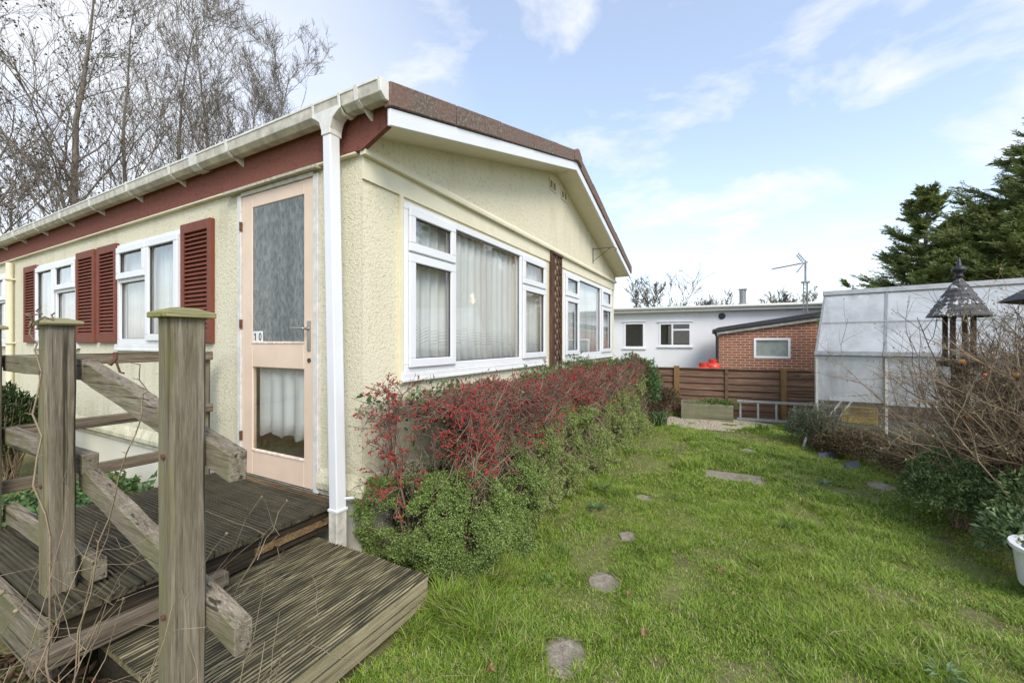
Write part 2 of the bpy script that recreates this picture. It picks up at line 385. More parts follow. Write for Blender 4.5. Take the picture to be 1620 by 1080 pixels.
def m_curtain(name='net_curtain_fabric', lace=True, dens=.95):
    t = NT(name)
    if t.tc is None: t.coord()
    sx = t.n('ShaderNodeSeparateXYZ'); t.l(t.tc.outputs['Object'], sx.inputs[0])
    col_ = (.90, .90, .88)
    a = dens
    if lace:
        s = t.math('ADD', sx.outputs[0], sx.outputs[1])
        wv = t.math('MULTIPLY', t.math('ABSOLUTE', t.math('SINE', t.math('MULTIPLY', s, 26))), .045)
        zz_ = t.math('ADD', sx.outputs[2], wv)
        band = t.math('SINE', t.math('MULTIPLY', zz_, 260))
        band = t.math('MULTIPLY', t.math('GREATER_THAN', band, 0), .5)
        lim = t.math('MULTIPLY', t.math('GREATER_THAN', zz_, 1.30), t.math('LESS_THAN', zz_, 1.41))
        hole = t.math('MULTIPLY', band, lim)
        dense = t.math('MULTIPLY', t.math('LESS_THAN', zz_, 1.30), .22)
        a = t.math('ADD', t.math('SUBTRACT', t.math('ADD', dense, dens), hole), t.math('MULTIPLY', lim, .30), clamp=True)
    fold = t.ramp(t.noise(9, 2, .5, t.coord((1, 1, .02))), [(.40, 0), (.60, 1)])  # pleat shading put into transparency, so thinner bands look darker
    a = t.math('ADD', a, t.math('MULTIPLY', t.math('SUBTRACT', fold, .70), .36), clamp=True)
    df = t.n('ShaderNodeBsdfDiffuse'); t.put(df.inputs[0], col_); tl = t.n('ShaderNodeBsdfTranslucent'); t.put(tl.inputs[0], col_)
    m0 = t.n('ShaderNodeMixShader'); m0.inputs[0].default_value = .25; t.l(df.outputs[0], m0.inputs[1]); t.l(tl.outputs[0], m0.inputs[2])
    tr = t.n('ShaderNodeBsdfTransparent'); mx = t.n('ShaderNodeMixShader'); t.put(mx.inputs[0], a)
    t.l(tr.outputs[0], mx.inputs[1]); t.l(m0.outputs[0], mx.inputs[2]); t.l(mx.outputs[0], t.out.inputs[0]); return t.m
M['net'] = m_curtain(); M['net_plain'] = m_curtain('plain_net_fabric', False, .80)

# timber
GREY = ((.06, .046, .032), (.225, .185, .135), (.42, .365, .29))
M['post'] = m_wood('weathered_post_wood', 2, (.065, .052, .036), (.205, .172, .125), (.35, .305, .235), moss=(.18, .17, .05), mossamt=.55)
M['rail'] = m_wood('weathered_rail_wood', 1, *GREY, moss=(.13, .14, .04), mossamt=.5)
M['railx'] = m_wood('weathered_rail_wood_cross', 0, (.06, .045, .032), (.19, .15, .10), (.32, .27, .20))
M['cap'] = m_wood('mossy_cap_wood', 0, (.11, .10, .04), (.30, .27, .14), (.46, .42, .26), moss=(.22, .24, .03), mossamt=.7)
M['deck_dark'] = m_wood('wet_deck_wood', 1, (.022, .018, .011), (.080, .064, .038), (.165, .135, .085), moss=(.06, .065, .02), mossamt=.4, fine=70, wet=.45)
M['deck'] = m_wood('worn_deck_wood', 0, (.05, .043, .022), (.22, .185, .10), (.52, .45, .28), moss=(.12, .12, .03), mossamt=.4, fine=80, wet=.6)
M['deck_edge'] = m_wood('deck_edge_wood', 0, (.12, .10, .055), (.30, .25, .15), (.44, .38, .25))
M['groove'] = m_plain('groove_grime_shade', (.045, .040, .022), .8, var=.5, scale=9)  # grime colour that also carries the shade between the ribs
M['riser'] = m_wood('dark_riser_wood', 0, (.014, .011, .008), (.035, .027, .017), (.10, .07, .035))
M['amber'] = m_wood('amber_deck_wood', 1, (.05, .032, .014), (.20, .125, .055), (.42, .28, .14), fine=60)
M['fence'] = m_wood('brown_fence_wood', 1, (.08, .045, .028), (.18, .105, .068), (.30, .19, .135), fine=60)
M['fence_post'] = m_wood('amber_post_wood', 2, (.10, .055, .02), (.26, .15, .06), (.36, .23, .11))
M['bed'] = m_wood('planter_wood', 1, (.10, .09, .06), (.25, .225, .16), (.36, .33, .26), moss=(.14, .16, .05), mossamt=.5, fine=70)
M['trellis'] = m_wood('brown_trellis_wood', 2, (.035, .02, .012), (.115, .06, .038), (.24, .15, .10), fine=90)
M['dark_post'] = m_wood('dark_table_wood', 2, (.03, .022, .018), (.085, .06, .045), (.15, .11, .085))
# masonry and metal sheet
def m_brick():
    t = NT('red_brick'); 
    if t.tc is None: t.coord()
    sx = t.n('ShaderNodeSeparateXYZ'); t.l(t.tc.outputs['Object'], sx.inputs[0]); cb = t.n('ShaderNodeCombineXYZ')
    t.l(t.math('ADD', sx.outputs[1], sx.outputs[0]), cb.inputs[0]); t.l(sx.outputs[2], cb.inputs[1])
    b = t.n('ShaderNodeTexBrick'); t.l(cb.outputs[0], b.inputs[0]); b.inputs['Scale'].default_value = 1
    b.inputs['Brick Width'].default_value = .235; b.inputs['Row Height'].default_value = .078; b.inputs['Mortar Size'].default_value = .011
    b.inputs['Color1'].default_value = (.34, .135, .08, 1); b.inputs['Color2'].default_value = (.20, .085, .06, 1); b.inputs['Mortar'].default_value = (.50, .40, .31, 1); b.inputs['Bias'].default_value = -.2
    cc = t.mix(.35, b.outputs[0], t.ramp(t.noise(30, 4), [(.3, (.12, .07, .05)), (.7, (.48, .25, .15))]), 'OVERLAY')
    t.bsdf(cc, .9, t.bump(b.outputs[1], -.6, .01)); return t.m
M['brick'] = m_brick()
def m_verge():
    t = NT('lichened_roof_tile'); n = t.noise(55, 6, .75); n2 = t.noise(4, 4)
    cc = t.ramp(n, [(.28, (.045, .032, .026)), (.5, (.145, .105, .08)), (.66, (.30, .25, .19)), (.8, (.50, .47, .38))])
    cc = t.mix(t.ramp(n2, [(.4, 0), (.7, .6)]), cc, (.22, .10, .07))
    t.bsdf(cc, .85, t.bump(n, .6, .01)); return t.m
M['verge'] = m_verge()
def m_stone():
    t = NT('paving_stone'); n = t.noise(24, 6, .7); vo = t.noise(150, 3)
    cc = t.ramp(t.math('ADD', t.math('MULTIPLY', n, .6), t.math('MULTIPLY', vo, .4)), [(.35, (.11, .085, .06)), (.5, (.25, .21, .16)), (.65, (.42, .37, .30))])
    cc = t.mix(t.ramp(t.noise(5, 5), [(.5, 0), (.65, .6)]), cc, (.13, .13, .05))
    t.bsdf(cc, .9, t.bump(n, .6, .01)); return t.m
M['stone'] = m_stone()
M['gravel'] = m_plain('gravel_stone', (.36, .31, .23), .9, var=.5, scale=45, bump=1, bscale=60)
def m_slate():
    t = NT('slate_shingles'); n = t.noise(22, 5, .65); b = t.noise(14, 5, .7, t.coord((1, 1, 1), (3, 1, 2)))
    cc = t.ramp(n, [(.3, (.035, .035, .038)), (.7, (.10, .095, .09))])
    cc = t.mix(t.ramp(b, [(.575, 0), (.60, 1)]), cc, (.70, .70, .68))
    t.bsdf(cc, .7, t.bump(n, .4, .006)); return t.m
M['slate'] = m_slate()
def m_bark(name, c, c2):
    t = NT(name); n = t.noise(9, 5, .7, t.coord((1, 1, .4)))
    t.bsdf(t.ramp(n, [(.3, c), (.7, c2)]), .9, t.bump(n, .5, .02)); return t.m
M['bark'] = m_bark('grey_bark', (.085, .068, .05), (.27, .23, .18))
M['bark2'] = m_bark('far_bark', (.08, .06, .045), (.17, .14, .11))
M['twig'] = m_bark('shrub_twig', (.13, .085, .05), (.36, .27, .18))
M['twig_red'] = m_bark('cotoneaster_twig', (.11, .075, .055), (.27, .20, .15))
M['dry'] = m_bark('dry_stem', (.14, .10, .06), (.38, .30, .19))
M['greenstem'] = m_bark('green_stem', (.10, .11, .035), (.22, .20, .08))
M['bushcore'] = m_plain('painted_core_shade', (.055, .048, .028), .95, var=.5, scale=18, bump=1, bscale=25)  # dark brown with the shade inside the bushes put into its colour
# leaves
M['grass'] = m_leaf('grass_blades', [(0, (.10, .17, .024)), (.32, (.20, .325, .038)), (.66, (.31, .435, .055)), (.86, (.43, .49, .10)), (.92, (.46, .41, .20)), (1, (.56, .49, .30))], .35, .5, .25,
    patch=[(1.1, .48, .72, (.30, .34, .06), .5), (3.5, .58, .75, (.10, .17, .035), .5), (6, .62, .72, (.42, .36, .17), .4)])
M['hebe'] = m_leaf('small_green_leaves', [(0, (.11, .17, .04)), (.5, (.23, .325, .08)), (.85, (.36, .45, .14)), (1, (.46, .48, .22))], .25, .55,
    patch=[(5, .52, .7, (.17, .21, .075), .5)])
M['hebe2'] = m_leaf('yellow_green_leaves', [(0, (.15, .20, .05)), (.5, (.30, .375, .11)), (.9, (.44, .50, .19)), (1, (.50, .43, .25))], .25, .6,
    patch=[(5, .55, .72, (.22, .19, .10), .5)])
M['rustleaf'] = m_leaf('rusty_small_leaves', [(0, (.10, .035, .025)), (.3, (.20, .075, .05)), (.6, (.16, .12, .06)), (.85, (.28, .16, .10)), (1, (.13, .17, .06))], .25)
M['innerleaf'] = m_leaf('shaded_inner_leaves', [(0, (.05, .045, .025)), (.4, (.12, .085, .05)), (.7, (.09, .11, .04)), (1, (.22, .18, .10))], .2)  # dead brown leaves, coloured darker for the shaded inside of the hedge
M['ivy'] = m_leaf('broad_green_leaves', [(0, (.05, .11, .03)), (.5, (.09, .17, .05)), (.9, (.16, .25, .09)), (1, (.25, .30, .16))], .25, .35, .5)
M['paleleaf'] = m_leaf('grey_green_leaves', [(0, (.10, .16, .06)), (1, (.20, .28, .12))], .2, .35, .5)
M['berry'] = m_plain('red_berry', (.40, .012, .014), .35, var=.35, scale=30)
M['conifer'] = m_leaf('conifer_sprays', [(0, (.09, .135, .033)), (.5, (.17, .225, .06)), (.85, (.26, .31, .09)), (1, (.34, .32, .15))], .25, .6,
    patch=[(.8, .45, .7, (.10, .135, .03), .5)])
M['heather'] = m_leaf('brown_heather', [(0, (.06, .035, .022)), (.5, (.13, .08, .045)), (.8, (.12, .13, .05)), (1, (.24, .17, .10))], .2)
M['rosemary'] = m_leaf('grey_green_needles', [(0, (.06, .08, .05)), (.6, (.12, .15, .09)), (1, (.22, .24, .14))], .2)
M['boxleaf'] = m_leaf('clipped_bush_leaves', [(0, (.08, .125, .045)), (.6, (.15, .215, .075)), (1, (.28, .35, .15))], .22)
M['boxdark'] = m_leaf('dark_evergreen_leaves', [(0, (.018, .035, .010)), (.6, (.04, .065, .018)), (1, (.08, .12, .035))], .15)
M['deadleaf'] = m_leaf('dead_leaf', [(0, (.22, .09, .035)), (.5, (.32, .17, .09)), (1, (.40, .25, .16))], .2)
M['bud'] = m_leaf('small_buds', [(0, (.20, .12, .06)), (.6, (.32, .26, .12)), (1, (.30, .34, .12))], .2)
M['fruit'] = m_plain('orange_fruit', (.62, .26, .05), .5, var=.3, scale=40)
M['pink'] = m_plain('pink_bud', (.65, .12, .08), .5)
M['plantgreen'] = m_leaf('bright_leaves', [(0, (.06, .12, .02)), (1, (.15, .26, .05))], .3)
# ------------------------------------------------------------------ the ground
A_ = 1.692; B_ = 1.897; W_ = 5.862; XE = A_ + W_; LEN = 12.5
g = MB(); 
def m_ground():
    t = NT('earth_and_turf'); n = t.noise(2.2, 6, .6); n2 = t.noise(30, 5, .7)
    cc = t.ramp(t.math('ADD', t.math('MULTIPLY', n, .5), t.math('MULTIPLY', n2, .5)), [(.35, (.10, .075, .045)), (.5, (.17, .16, .07)), (.65, (.20, .24, .06))])
    t.bsdf(cc, .95, t.bump(n2, .8, .02), spec=.1); return t.m
M['ground'] = m_ground()
NG = 60
xs = np.concatenate([np.linspace(-300, -12, 8), np.linspace(-6, 20, 80), np.linspace(30, 400, 10)]); ys = np.concatenate([np.linspace(-300, -16, 8), np.linspace(-9, 20, 90), np.linspace(40, 400, 10)])
def gz(x, y):
    x = np.asarray(x, float); y = np.asarray(y, float)
    k = np.clip((9 - np.abs(x - 4)) / 3, 0, 1) * np.clip((8 - np.abs(y)) / 3, 0, 1)
    return ((vnoise(x, y, .9, 1) - .5) * .05 + (vnoise(x, y, 3.1, 2) - .5) * .015) * k - .02
gx, gy = np.meshgrid(xs, ys, indexing='ij'); GV = np.stack([gx, gy, gz(gx, gy)], -1).reshape(-1, 3)
nx, ny = len(xs), len(ys); ii, jj = np.meshgrid(np.arange(nx - 1), np.arange(ny - 1), indexing='ij'); q0 = (ii * ny + jj).ravel()
go = np_mesh('ground', GV, np.stack([q0, q0 + ny, q0 + ny + 1, q0 + 1], 1), M['ground'], smooth=True); tag(go, kind='structure')

# ------------------------------------------------------------------ the mobile home
home = thing('mobile_home', 'cream stucco mobile home with red eaves, louvred shutters and peach front door', 'house', (A_, B_, 0))
Mg = lambda u, n, z: (u, B_ - n, z)            # gable wall: u along X, n outwards
Ms = lambda u, n, z: (A_ - n, u, z)            # door wall: u along Y, n outwards
def holed_wall(name, Mf, u0, u1, z0, z1, holes, mat, depth=.09, parent=None, step=None):
    us = sorted({u0, u1} | {h[0] for h in holes} | {h[1] for h in holes}); zs = sorted({z0, z1} | {h[2] for h in holes} | {h[3] for h in holes})
    m = MB()
    for i in range(len(us) - 1):
        for j in range(len(zs) - 1):
            cu = (us[i] + us[i + 1]) / 2; cz = (zs[j] + zs[j + 1]) / 2
            if any(h[0] < cu < h[1] and h[2] < cz < h[3] for h in holes): continue
            for n_ in (0, -depth):
                m.add([Mf(us[i], n_, zs[j]), Mf(us[i + 1], n_, zs[j]), Mf(us[i + 1], n_, zs[j + 1]), Mf(us[i], n_, zs[j + 1])], [(0, 1, 2, 3)])
    for (a, b, c, d) in holes:
        for (p, q) in (((a, c), (b, c)), ((b, c), (b, d)), ((b, d), (a, d)), ((a, d), (a, c))):
            m.add([Mf(p[0], 0, p[1]), Mf(q[0], 0, q[1]), Mf(q[0], -depth, q[1]), Mf(p[0], -depth, p[1])], [(0, 1, 2, 3)])
    return m.build(name, mat, parent)
ZF = .42; ZE = 2.395
gwin = [(2.02, 4.343, 1.09, 2.214, (2.57, 3.72)), (4.929, 7.276, 1.09, 2.214, (5.49, 6.63))]
holed_wall('gable_wall', Mg, A_, XE, ZF, 2.40, [(a, b, c, d) for (a, b, c, d, _) in gwin], M['stucco'], parent=home)
side_holes = [(3.958, 5.193, 1.27, 2.215), (6.214, 7.517, 1.27, 2.22), (8.74, 9.75, 1.29, 2.24), (2.266, 3.153, .345, 2.345)]
holed_wall('side_wall', Ms, B_ + .001, B_ + LEN, ZF - .08, 2.60, side_holes, M['stucco_side'], parent=home)
# corner trims give the corner its own soft edge
m = MB(); m.box(XE - .09, XE - .001, B_ + .09, B_ + LEN, .35, 2.6); m.box(A_ + .09, XE - .1, B_ + LEN - .09, B_ + LEN - .002, .35, 2.6); m.build('back_wall', M['stucco'], home)
# skirting below the floor line, recessed, and the flared lip of render above it
m = MB(); m.box(A_ + .02, XE - .02, B_ + .02, B_ + .06, -.05, .41); m.box(A_ + .02, A_ + .06, B_ + .061, B_ + LEN, -.05, .339); m.build('skirting', M['skirt'], home)
m = MB()
m.prism([(A_ - .03, B_ - .003, .39), (A_ - .03, B_ - .032, .39), (A_ - .03, B_ - .034, .425), (A_ - .03, B_ - .003, .50)], (W_ + .03, 0, 0))
m.prism([(A_ - .003, 3.16, .39), (A_ - .032, 3.16, .39), (A_ - .034, 3.16, .425), (A_ - .003, 3.16, .50)], (0, LEN - 1.26, 0))
m.prism([(A_ - .003, B_ - .035, .388), (A_ - .033, B_ - .035, .388), (A_ - .036, B_ - .035, .425), (A_ - .003, B_ - .035, .505)], (0, .40, 0))
m.build('floor_drip', M['stucco_side'], home)
# interior so the windows look into rooms
m = MB(); m.box(A_ + .1, XE - .1, B_ + .1, B_ + LEN - .1, .38, .42); m.box(A_ + .1, XE - .1, B_ + .1, B_ + LEN - .1, 2.40, 2.44)
m.box(A_ + .1, XE - .1, 5.6, 5.66, .42, 2.4); m.box(4.56, 4.64, B_ + .1, 5.6, .42, 2.4); m.box(3.5, 3.56, 5.7, 13.5, .42, 2.4); m.box(A_ + .1, 3.5, 8.1, 8.16, .42, 2.4); m.build('interior', M['room'], home)
# roof: slope, verge tiles, white bargeboard, soffit
EX0 = A_ - .075; EX1 = XE + .075; AX = (EX0 + EX1) / 2; YO = B_ - .295; ZT = 2.671; ZA = 3.545; SL = (ZA - ZT) / (AX - EX0)
def chev(o0, o1, y0, y1, mb, ins=0):   # gable chevron between two vertical offsets below the tile top
    for (xa, xb) in ((EX0 + ins, AX), (EX1 - ins, AX)):
        mb.prism([(xa, y0, ZT + SL * ins - o0), (xb, y0, ZA - o0), (xb, y0, ZA - o1), (xa, y0, ZT + SL * ins - o1)], (0, y1 - y0, 0))
m = MB(); chev(0.002, .05, YO + .04, B_ + LEN + .2, m); m.build('roof', M['verge'], home)
m = MB(); NB = 5
for side in (0, 1):
    for k in range(NB):
        f0, f1 = k / NB, (k + 1) / NB - .003
        xa, xb = (EX0 - .012, AX) if side == 0 else (EX1 + .012, AX)
        x0 = xa + (xb - xa) * f0; x1 = xa + (xb - xa) * f1; d = .004 * (k % 2)
        z0 = ZT + (ZA - ZT) * f0; z1 = ZT + (ZA - ZT) * f1
        m.prism([(x0, YO - .014 - d, z0 + .006), (x1, YO - .014 - d, z1 + .006 + .002), (x1, YO - .014 - d, z1 - .128), (x0, YO - .014 - d, z0 - .128)], (0, .05, 0))
m.build('verge_tile', M['verge'], home, bevel=.006)
m = MB(); m.prism([(AX - .13, YO - .03, ZA - .045), (AX - .02, YO - .03, ZA + .022), (AX + .02, YO - .03, ZA + .022), (AX + .13, YO - .03, ZA - .045), (AX + .12, YO - .03, ZA - .15), (AX, YO - .03, ZA - .122), (AX - .12, YO - .03, ZA - .15)], (0, LEN, 0))
m.build('ridge_tile', M['verge'], home, bevel=.006)
m = MB(); chev(.130, .222, YO, YO + .02, m); m.build('bargeboard', M['upvc'], home, bevel=.002)
m = MB(); chev(.196, .208, YO + .021, B_ - .012, m, ins=.07); m.build('soffit', M['cream_flat'], home)
# upper gable triangle
m = MB(); zb = 2.40; zs0 = ZT - .205
m.prism([(A_ - .02, B_ - .026, zb), (XE + .02, B_ - .026, zb), (XE + .02, B_ - .026, zs0 + SL * .055), (AX, B_ - .026, ZA - .205), (A_ - .02, B_ - .026, zs0 + SL * .055)], (0, .05, 0))
m.build('gable_panel', M['stucco'], home)
m = MB(); m.box(4.648, 4.654, B_ - .0272, B_ - .02, 2.42, 3.30); m.build('joint', M['skirt'], home)
# drip moulding and flat board band over the windows
m = MB(); m.prism([(A_ - .022, B_ - .004, 2.372), (A_ - .022, B_ - .048, 2.372), (A_ - .022, B_ - .052, 2.398), (A_ - .022, B_ - .030, 2.43), (A_ - .022, B_ - .004, 2.43)], (W_ + .044, 0, 0)); m.build('drip_moulding', M['cream_flat'], home, bevel=.002)
m = MB(); m.box(A_ - .003, XE + .003, B_ - .014, B_ - .001, 2.243, 2.371); m.build('head_board', M['cream_flat'], home)
m = MB(); m.box(1.985, 2.012, B_ - .022, B_ - .001, 1.02, 2.240); m.build('cover_strip', M['cream_flat'], home); m = MB(); m.box(7.285, 7.31, B_ - .022, B_ - .001, 1.02, 2.240); m.build('cover_strip', M['cream_flat'], home)
# eaves: red stucco fascia, cut diagonally where it meets the verge
m = MB(); zq = 2.395
m.prism([(A_ - .032, YO + .022, 2.56), (A_ - .032, YO + .022, 2.50), (A_ - .032, B_ - .03, zq), (A_ - .032, B_ + LEN, zq), (A_ - .032, B_ + LEN, 2.66), (A_ - .032, YO + .022, 2.66)], (.029, 0, 0)); m.build('fascia', M['stucco_red'], home)
m = MB(); m.box(A_ - .035, A_ - .002, B_ + .02, B_ + LEN, 2.383, 2.394); m.build('eave_bead', M['cream_flat'], home)
m = MB(); m.prism([(XE - .0, YO + .022, 2.50), (EX1 - .002, YO + .022, 2.50), (EX1 - .002, YO + .022, 2.62), (XE, YO + .022, 2.62)], (0, LEN, 0)); m.build('far_eave', M['cream_flat'], home)
# gutter
m = MB(); prof = [(1.660, 2.662), (1.650, 2.662), (1.648, 2.603), (1.625, 2.588), (1.590, 2.588), (1.566, 2.606), (1.560, 2.655), (1.552, 2.668), (1.543, 2.668), (1.545, 2.652), (1.553, 2.600), (1.585, 2.576), (1.630, 2.576), (1.660, 2.598)]
m.prism([(x, 1.607, z) for (x, z) in prof], (0, LEN + .1, 0)); gut = m.build('gutter', M['gutter'], home, bevel=.002)
m = MB(); m.prism([(1.541, 1.60, 2.670), (1.549, 1.60, 2.60), (1.583, 1.60, 2.571), (1.633, 1.60, 2.571), (1.663, 1.60, 2.595), (1.663, 1.60, 2.670)], (0, .02, 0)); m.build('end_cap', M['gutterlip'], gut, bevel=.002)
m = MB(); m.box(1.540, 1.5465, 1.622, B_ + LEN, 2.656, 2.6715); m.build('gutter_lip', M['gutterlip'], gut, bevel=.002)
for yb in (1.78, 3.05, 3.50, 3.86, 4.62, 5.44, 6.24, 7.05, 7.85, 8.65, 9.45, 10.3, 11.2, 12.2):
    m = MB(); wd = .014 if yb != 3.50 else .05
    o = [(1.537, 2.675), (1.546, 2.596), (1.582, 2.5685), (1.632, 2.5685), (1.659, 2.585)]
    for (a, b) in zip(o[:-1], o[1:]):
        m.prism([(a[0], yb - wd, a[1]), (b[0], yb - wd, b[1]), (b[0] + .004, yb - wd, b[1] + .006), (a[0] + .006, yb - wd, a[1] + .002)], (0, 2 * wd, 0))
    if wd < .03: m.prism([(1.60, yb - .008, 2.570), (1.659, yb - .008, 2.535), (1.659, yb - .008, 2.60), (1.62, yb - .008, 2.574)], (0, .016, 0))
    m.build('gutter_bracket', M['gutterlip'], gut)
# running outlet and square downpipe
m = MB()
m.prism([(1.5385, 1.905, 2.674), (1.5475, 1.905, 2.592), (1.582, 1.905, 2.562), (1.633, 1.905, 2.562), (1.659, 1.905, 2.59), (1.659, 1.905, 2.60), (1.583, 1.905, 2.572), (1.552, 1.905, 2.60), (1.544, 1.905, 2.674)], (0, .022, 0))
m.prism([(1.5385, 2.125, 2.674), (1.5475, 2.125, 2.592), (1.582, 2.125, 2.562), (1.633, 2.125, 2.562), (1.659, 2.125, 2.59), (1.659, 2.125, 2.60), (1.583, 2.125, 2.572), (1.552, 2.125, 2.60), (1.544, 2.125, 2.674)], (0, .022, 0))
pl = [(1.905, 2.59), (1.935, 2.575), (1.970, 2.55), (1.990, 2.50), (1.990, 2.47), (2.065, 2.47), (2.065, 2.50), (2.085, 2.55), (2.120, 2.575), (2.147, 2.59), (2.147, 2.61), (1.905, 2.61)]
m.prism([(1.5445, y, z) for (y, z) in pl], (.082, 0, 0)); m.build('gutter_outlet', M['gutterlip'], gut, bevel=.004)
dp = MB(); P0 = Vector((1.583, 2.027, 2.48)); P1 = Vector((1.578, 1.965, .34)); dp.bar(P0, P1, .066, .066, up=(1, 0, 0)); dpo = dp.build('downpipe', M['upvc'], home, bevel=.006, segs=2)
m = MB(); m.bar(P1 + Vector((0, 0, .012)), (1.576, 1.962, .0), .069, .069, up=(1, 0, 0)); m.build('pipe_shoe', m_plain('stained_upvc', (.60, .565, .48), .6, var=.35, scale=14), dpo, bevel=.004)
m = MB(); m.box(1.54, 1.616, 1.925, 2.004, .335, .35); m.tube([(1.60, 1.94, .40), (1.66, 1.93, .385), (1.70, 1.925, .385)], .009); m.build('pipe_clip', M['upvc'], dpo, bevel=.002)
# the cream-painted waste pipe further along the wall
m = MB(); m.tube([(A_ - .045, 8.50, .1), (A_ - .045, 8.50, 2.35)], .034, 14); m.box(A_ - .085, A_ - .001, 8.45, 8.55, 1.27, 1.29); m.box(A_ - .085, A_ - .001, 8.45, 8.55, 2.12, 2.14); m.build('waste_pipe', M['cream_flat'], home, smooth=False)

def window(Mf, u0, u1, z0, z1, secs, parent, cill=True, flip=False, glass='glass', fw=.050, cw=.05, cd=.035):
    """secs: list of (ua, ub, transom z or None, set of opening lights)"""
    f = MB(); n0, n1 = -.035, .022
    f.mbox(Mf, u0, u1, n0, n1, z0, z0 + fw); f.mbox(Mf, u0, u1, n0, n1, z1 - fw, z1)
    f.mbox(Mf, u0, u0 + fw, n0, n1, z0 + fw, z1 - fw); f.mbox(Mf, u1 - fw, u1, n0, n1, z0 + fw, z1 - fw)
    for (a, b, tr, op) in secs[:-1]: f.mbox(Mf, b - fw / 2, b + fw / 2, n0, n1 - .001, z0 + fw, z1 - fw)
    for (a, b, tr, op) in secs:
        if tr is not None:
            aa = a + (fw if a == u0 else fw / 2); bb = b - (fw if b == u1 else fw / 2); f.mbox(Mf, aa, bb, n0, n1 - .002, tr - fw / 2, tr + fw / 2)
    w_ = f.build('window', M['upvc'], parent, bevel=.004)
    for (a, b, tr, op) in secs:
        aa = a + (fw if a == u0 else fw / 2); bb = b - (fw if b == u1 else fw / 2)
        cells = [(z0 + fw, z1 - fw, 0)] if tr is None else [(z0 + fw, tr - fw / 2, 0), (tr + fw / 2, z1 - fw, 1)]
        for (za, zb_, k) in cells:
            ga, gb, gc, gd = aa, bb, za, zb_; nn = .0
            if k in op:
                s = MB(); sw = .058; e = .018; a2, b2, c2, d2 = aa - e, bb + e, za - e, zb_ + e
                s.mbox(Mf, a2, b2, n1 + .002, n1 + .022, c2, c2 + sw); s.mbox(Mf, a2, b2, n1 + .002, n1 + .022, d2 - sw, d2)
                s.mbox(Mf, a2, a2 + sw, n1 + .002, n1 + .022, c2 + sw, d2 - sw); s.mbox(Mf, b2 - sw, b2, n1 + .002, n1 + .022, c2 + sw, d2 - sw)
                s.build('sash', M['upvc'], w_, bevel=.004)
                ga, gb, gc, gd = a2 + sw, b2 - sw, c2 + sw, d2 - sw; nn = .024
            r = MB(); q = .005; no = nn + .001
            r.mbox(Mf, ga, gb, no - .008, no, gc, gc + q); r.mbox(Mf, ga, gb, no - .008, no, gd - q, gd); r.mbox(Mf, ga, ga + q, no - .008, no, gc + q, gd - q); r.mbox(Mf, gb - q, gb, no - .008, no, gc + q, gd - q)
            r.cur = 1; r.mbox(Mf, ga + q, gb - q, nn - .014, nn - .010, gc + q, gd - q)
            r.build('pane', [M['seal'], M[glass]], w_)
    if cill:
        c = MB(); c.mbox(Mf, u0 - .03, u1 + .03, -.03, cd, z0 - cw, z0 - .001); c.mbox(Mf, u0 - .03, u1 + .03, cd - .008, cd + .004, z0 - cw - .012, z0 - cw + .012); c.build('sill', M['cill'], w_, bevel=.004)
    return w_
for (a, b, c, d, (s1, s2)) in gwin:
    window(Mg, a, b, c, d, [(a, s1, 1.885, {0, 1}), (s1, s2, None, set()), (s2, b, 1.885, {0, 1})], home)
# door-side windows (u grows to the left in the photograph)
window(Ms, 3.958, 5.193, 1.27, 2.215, [(3.958, 4.563, None, {0}), (4.563, 5.193, 1.875, {1})], home)
window(Ms, 6.214, 7.517, 1.27, 2.22, [(6.214, 6.864, 1.875, {1}), (6.864, 7.517, None, {0})], home)
window(Ms, 8.74, 9.75, 1.29, 2.24, [(8.74, 9.24, 1.86, {1}), (9.24, 9.75, None, set())], home)
# louvred shutters
def shutter(u0, u1):
    z0, z1 = 1.285, 2.24; s = MB(); st = .052
    s.mbox(Ms, u0, u0 + st, .002, .034, z0, z1); s.mbox(Ms, u1 - st, u1, .002, .034, z0, z1)
    s.mbox(Ms, u0 + st, u1 - st, .002, .034, z0, z0 + .085); s.mbox(Ms, u0 + st, u1 - st, .002, .034, z1 - .075, z1); s.mbox(Ms, u0 + st, u1 - st, .002, .006, z0 + .085, z1 - .075)
    n = 23; h = (z1 - z0 - .16) / n
    for i in range(n):
        za = z0 + .085 + i * h
        pts = [(.004, za + h * .95), (.031, za + h * .18), (.031, za + h * .02), (.024, za), (.004, za + h * .55)]
        s.prism([Ms(u0 + st + .001, a_, b_) for (a_, b_) in pts], Vector(Ms(u1 - st - .002, 0, 0)) - Vector(Ms(u0 + st, 0, 0)))
    return s.build('shutter', M['shutter'], home, bevel=.0025)
for (a, b) in ((3.492, 3.952), (5.199, 5.648), (5.722, 6.208), (7.523, 7.977)): shutter(a, b)
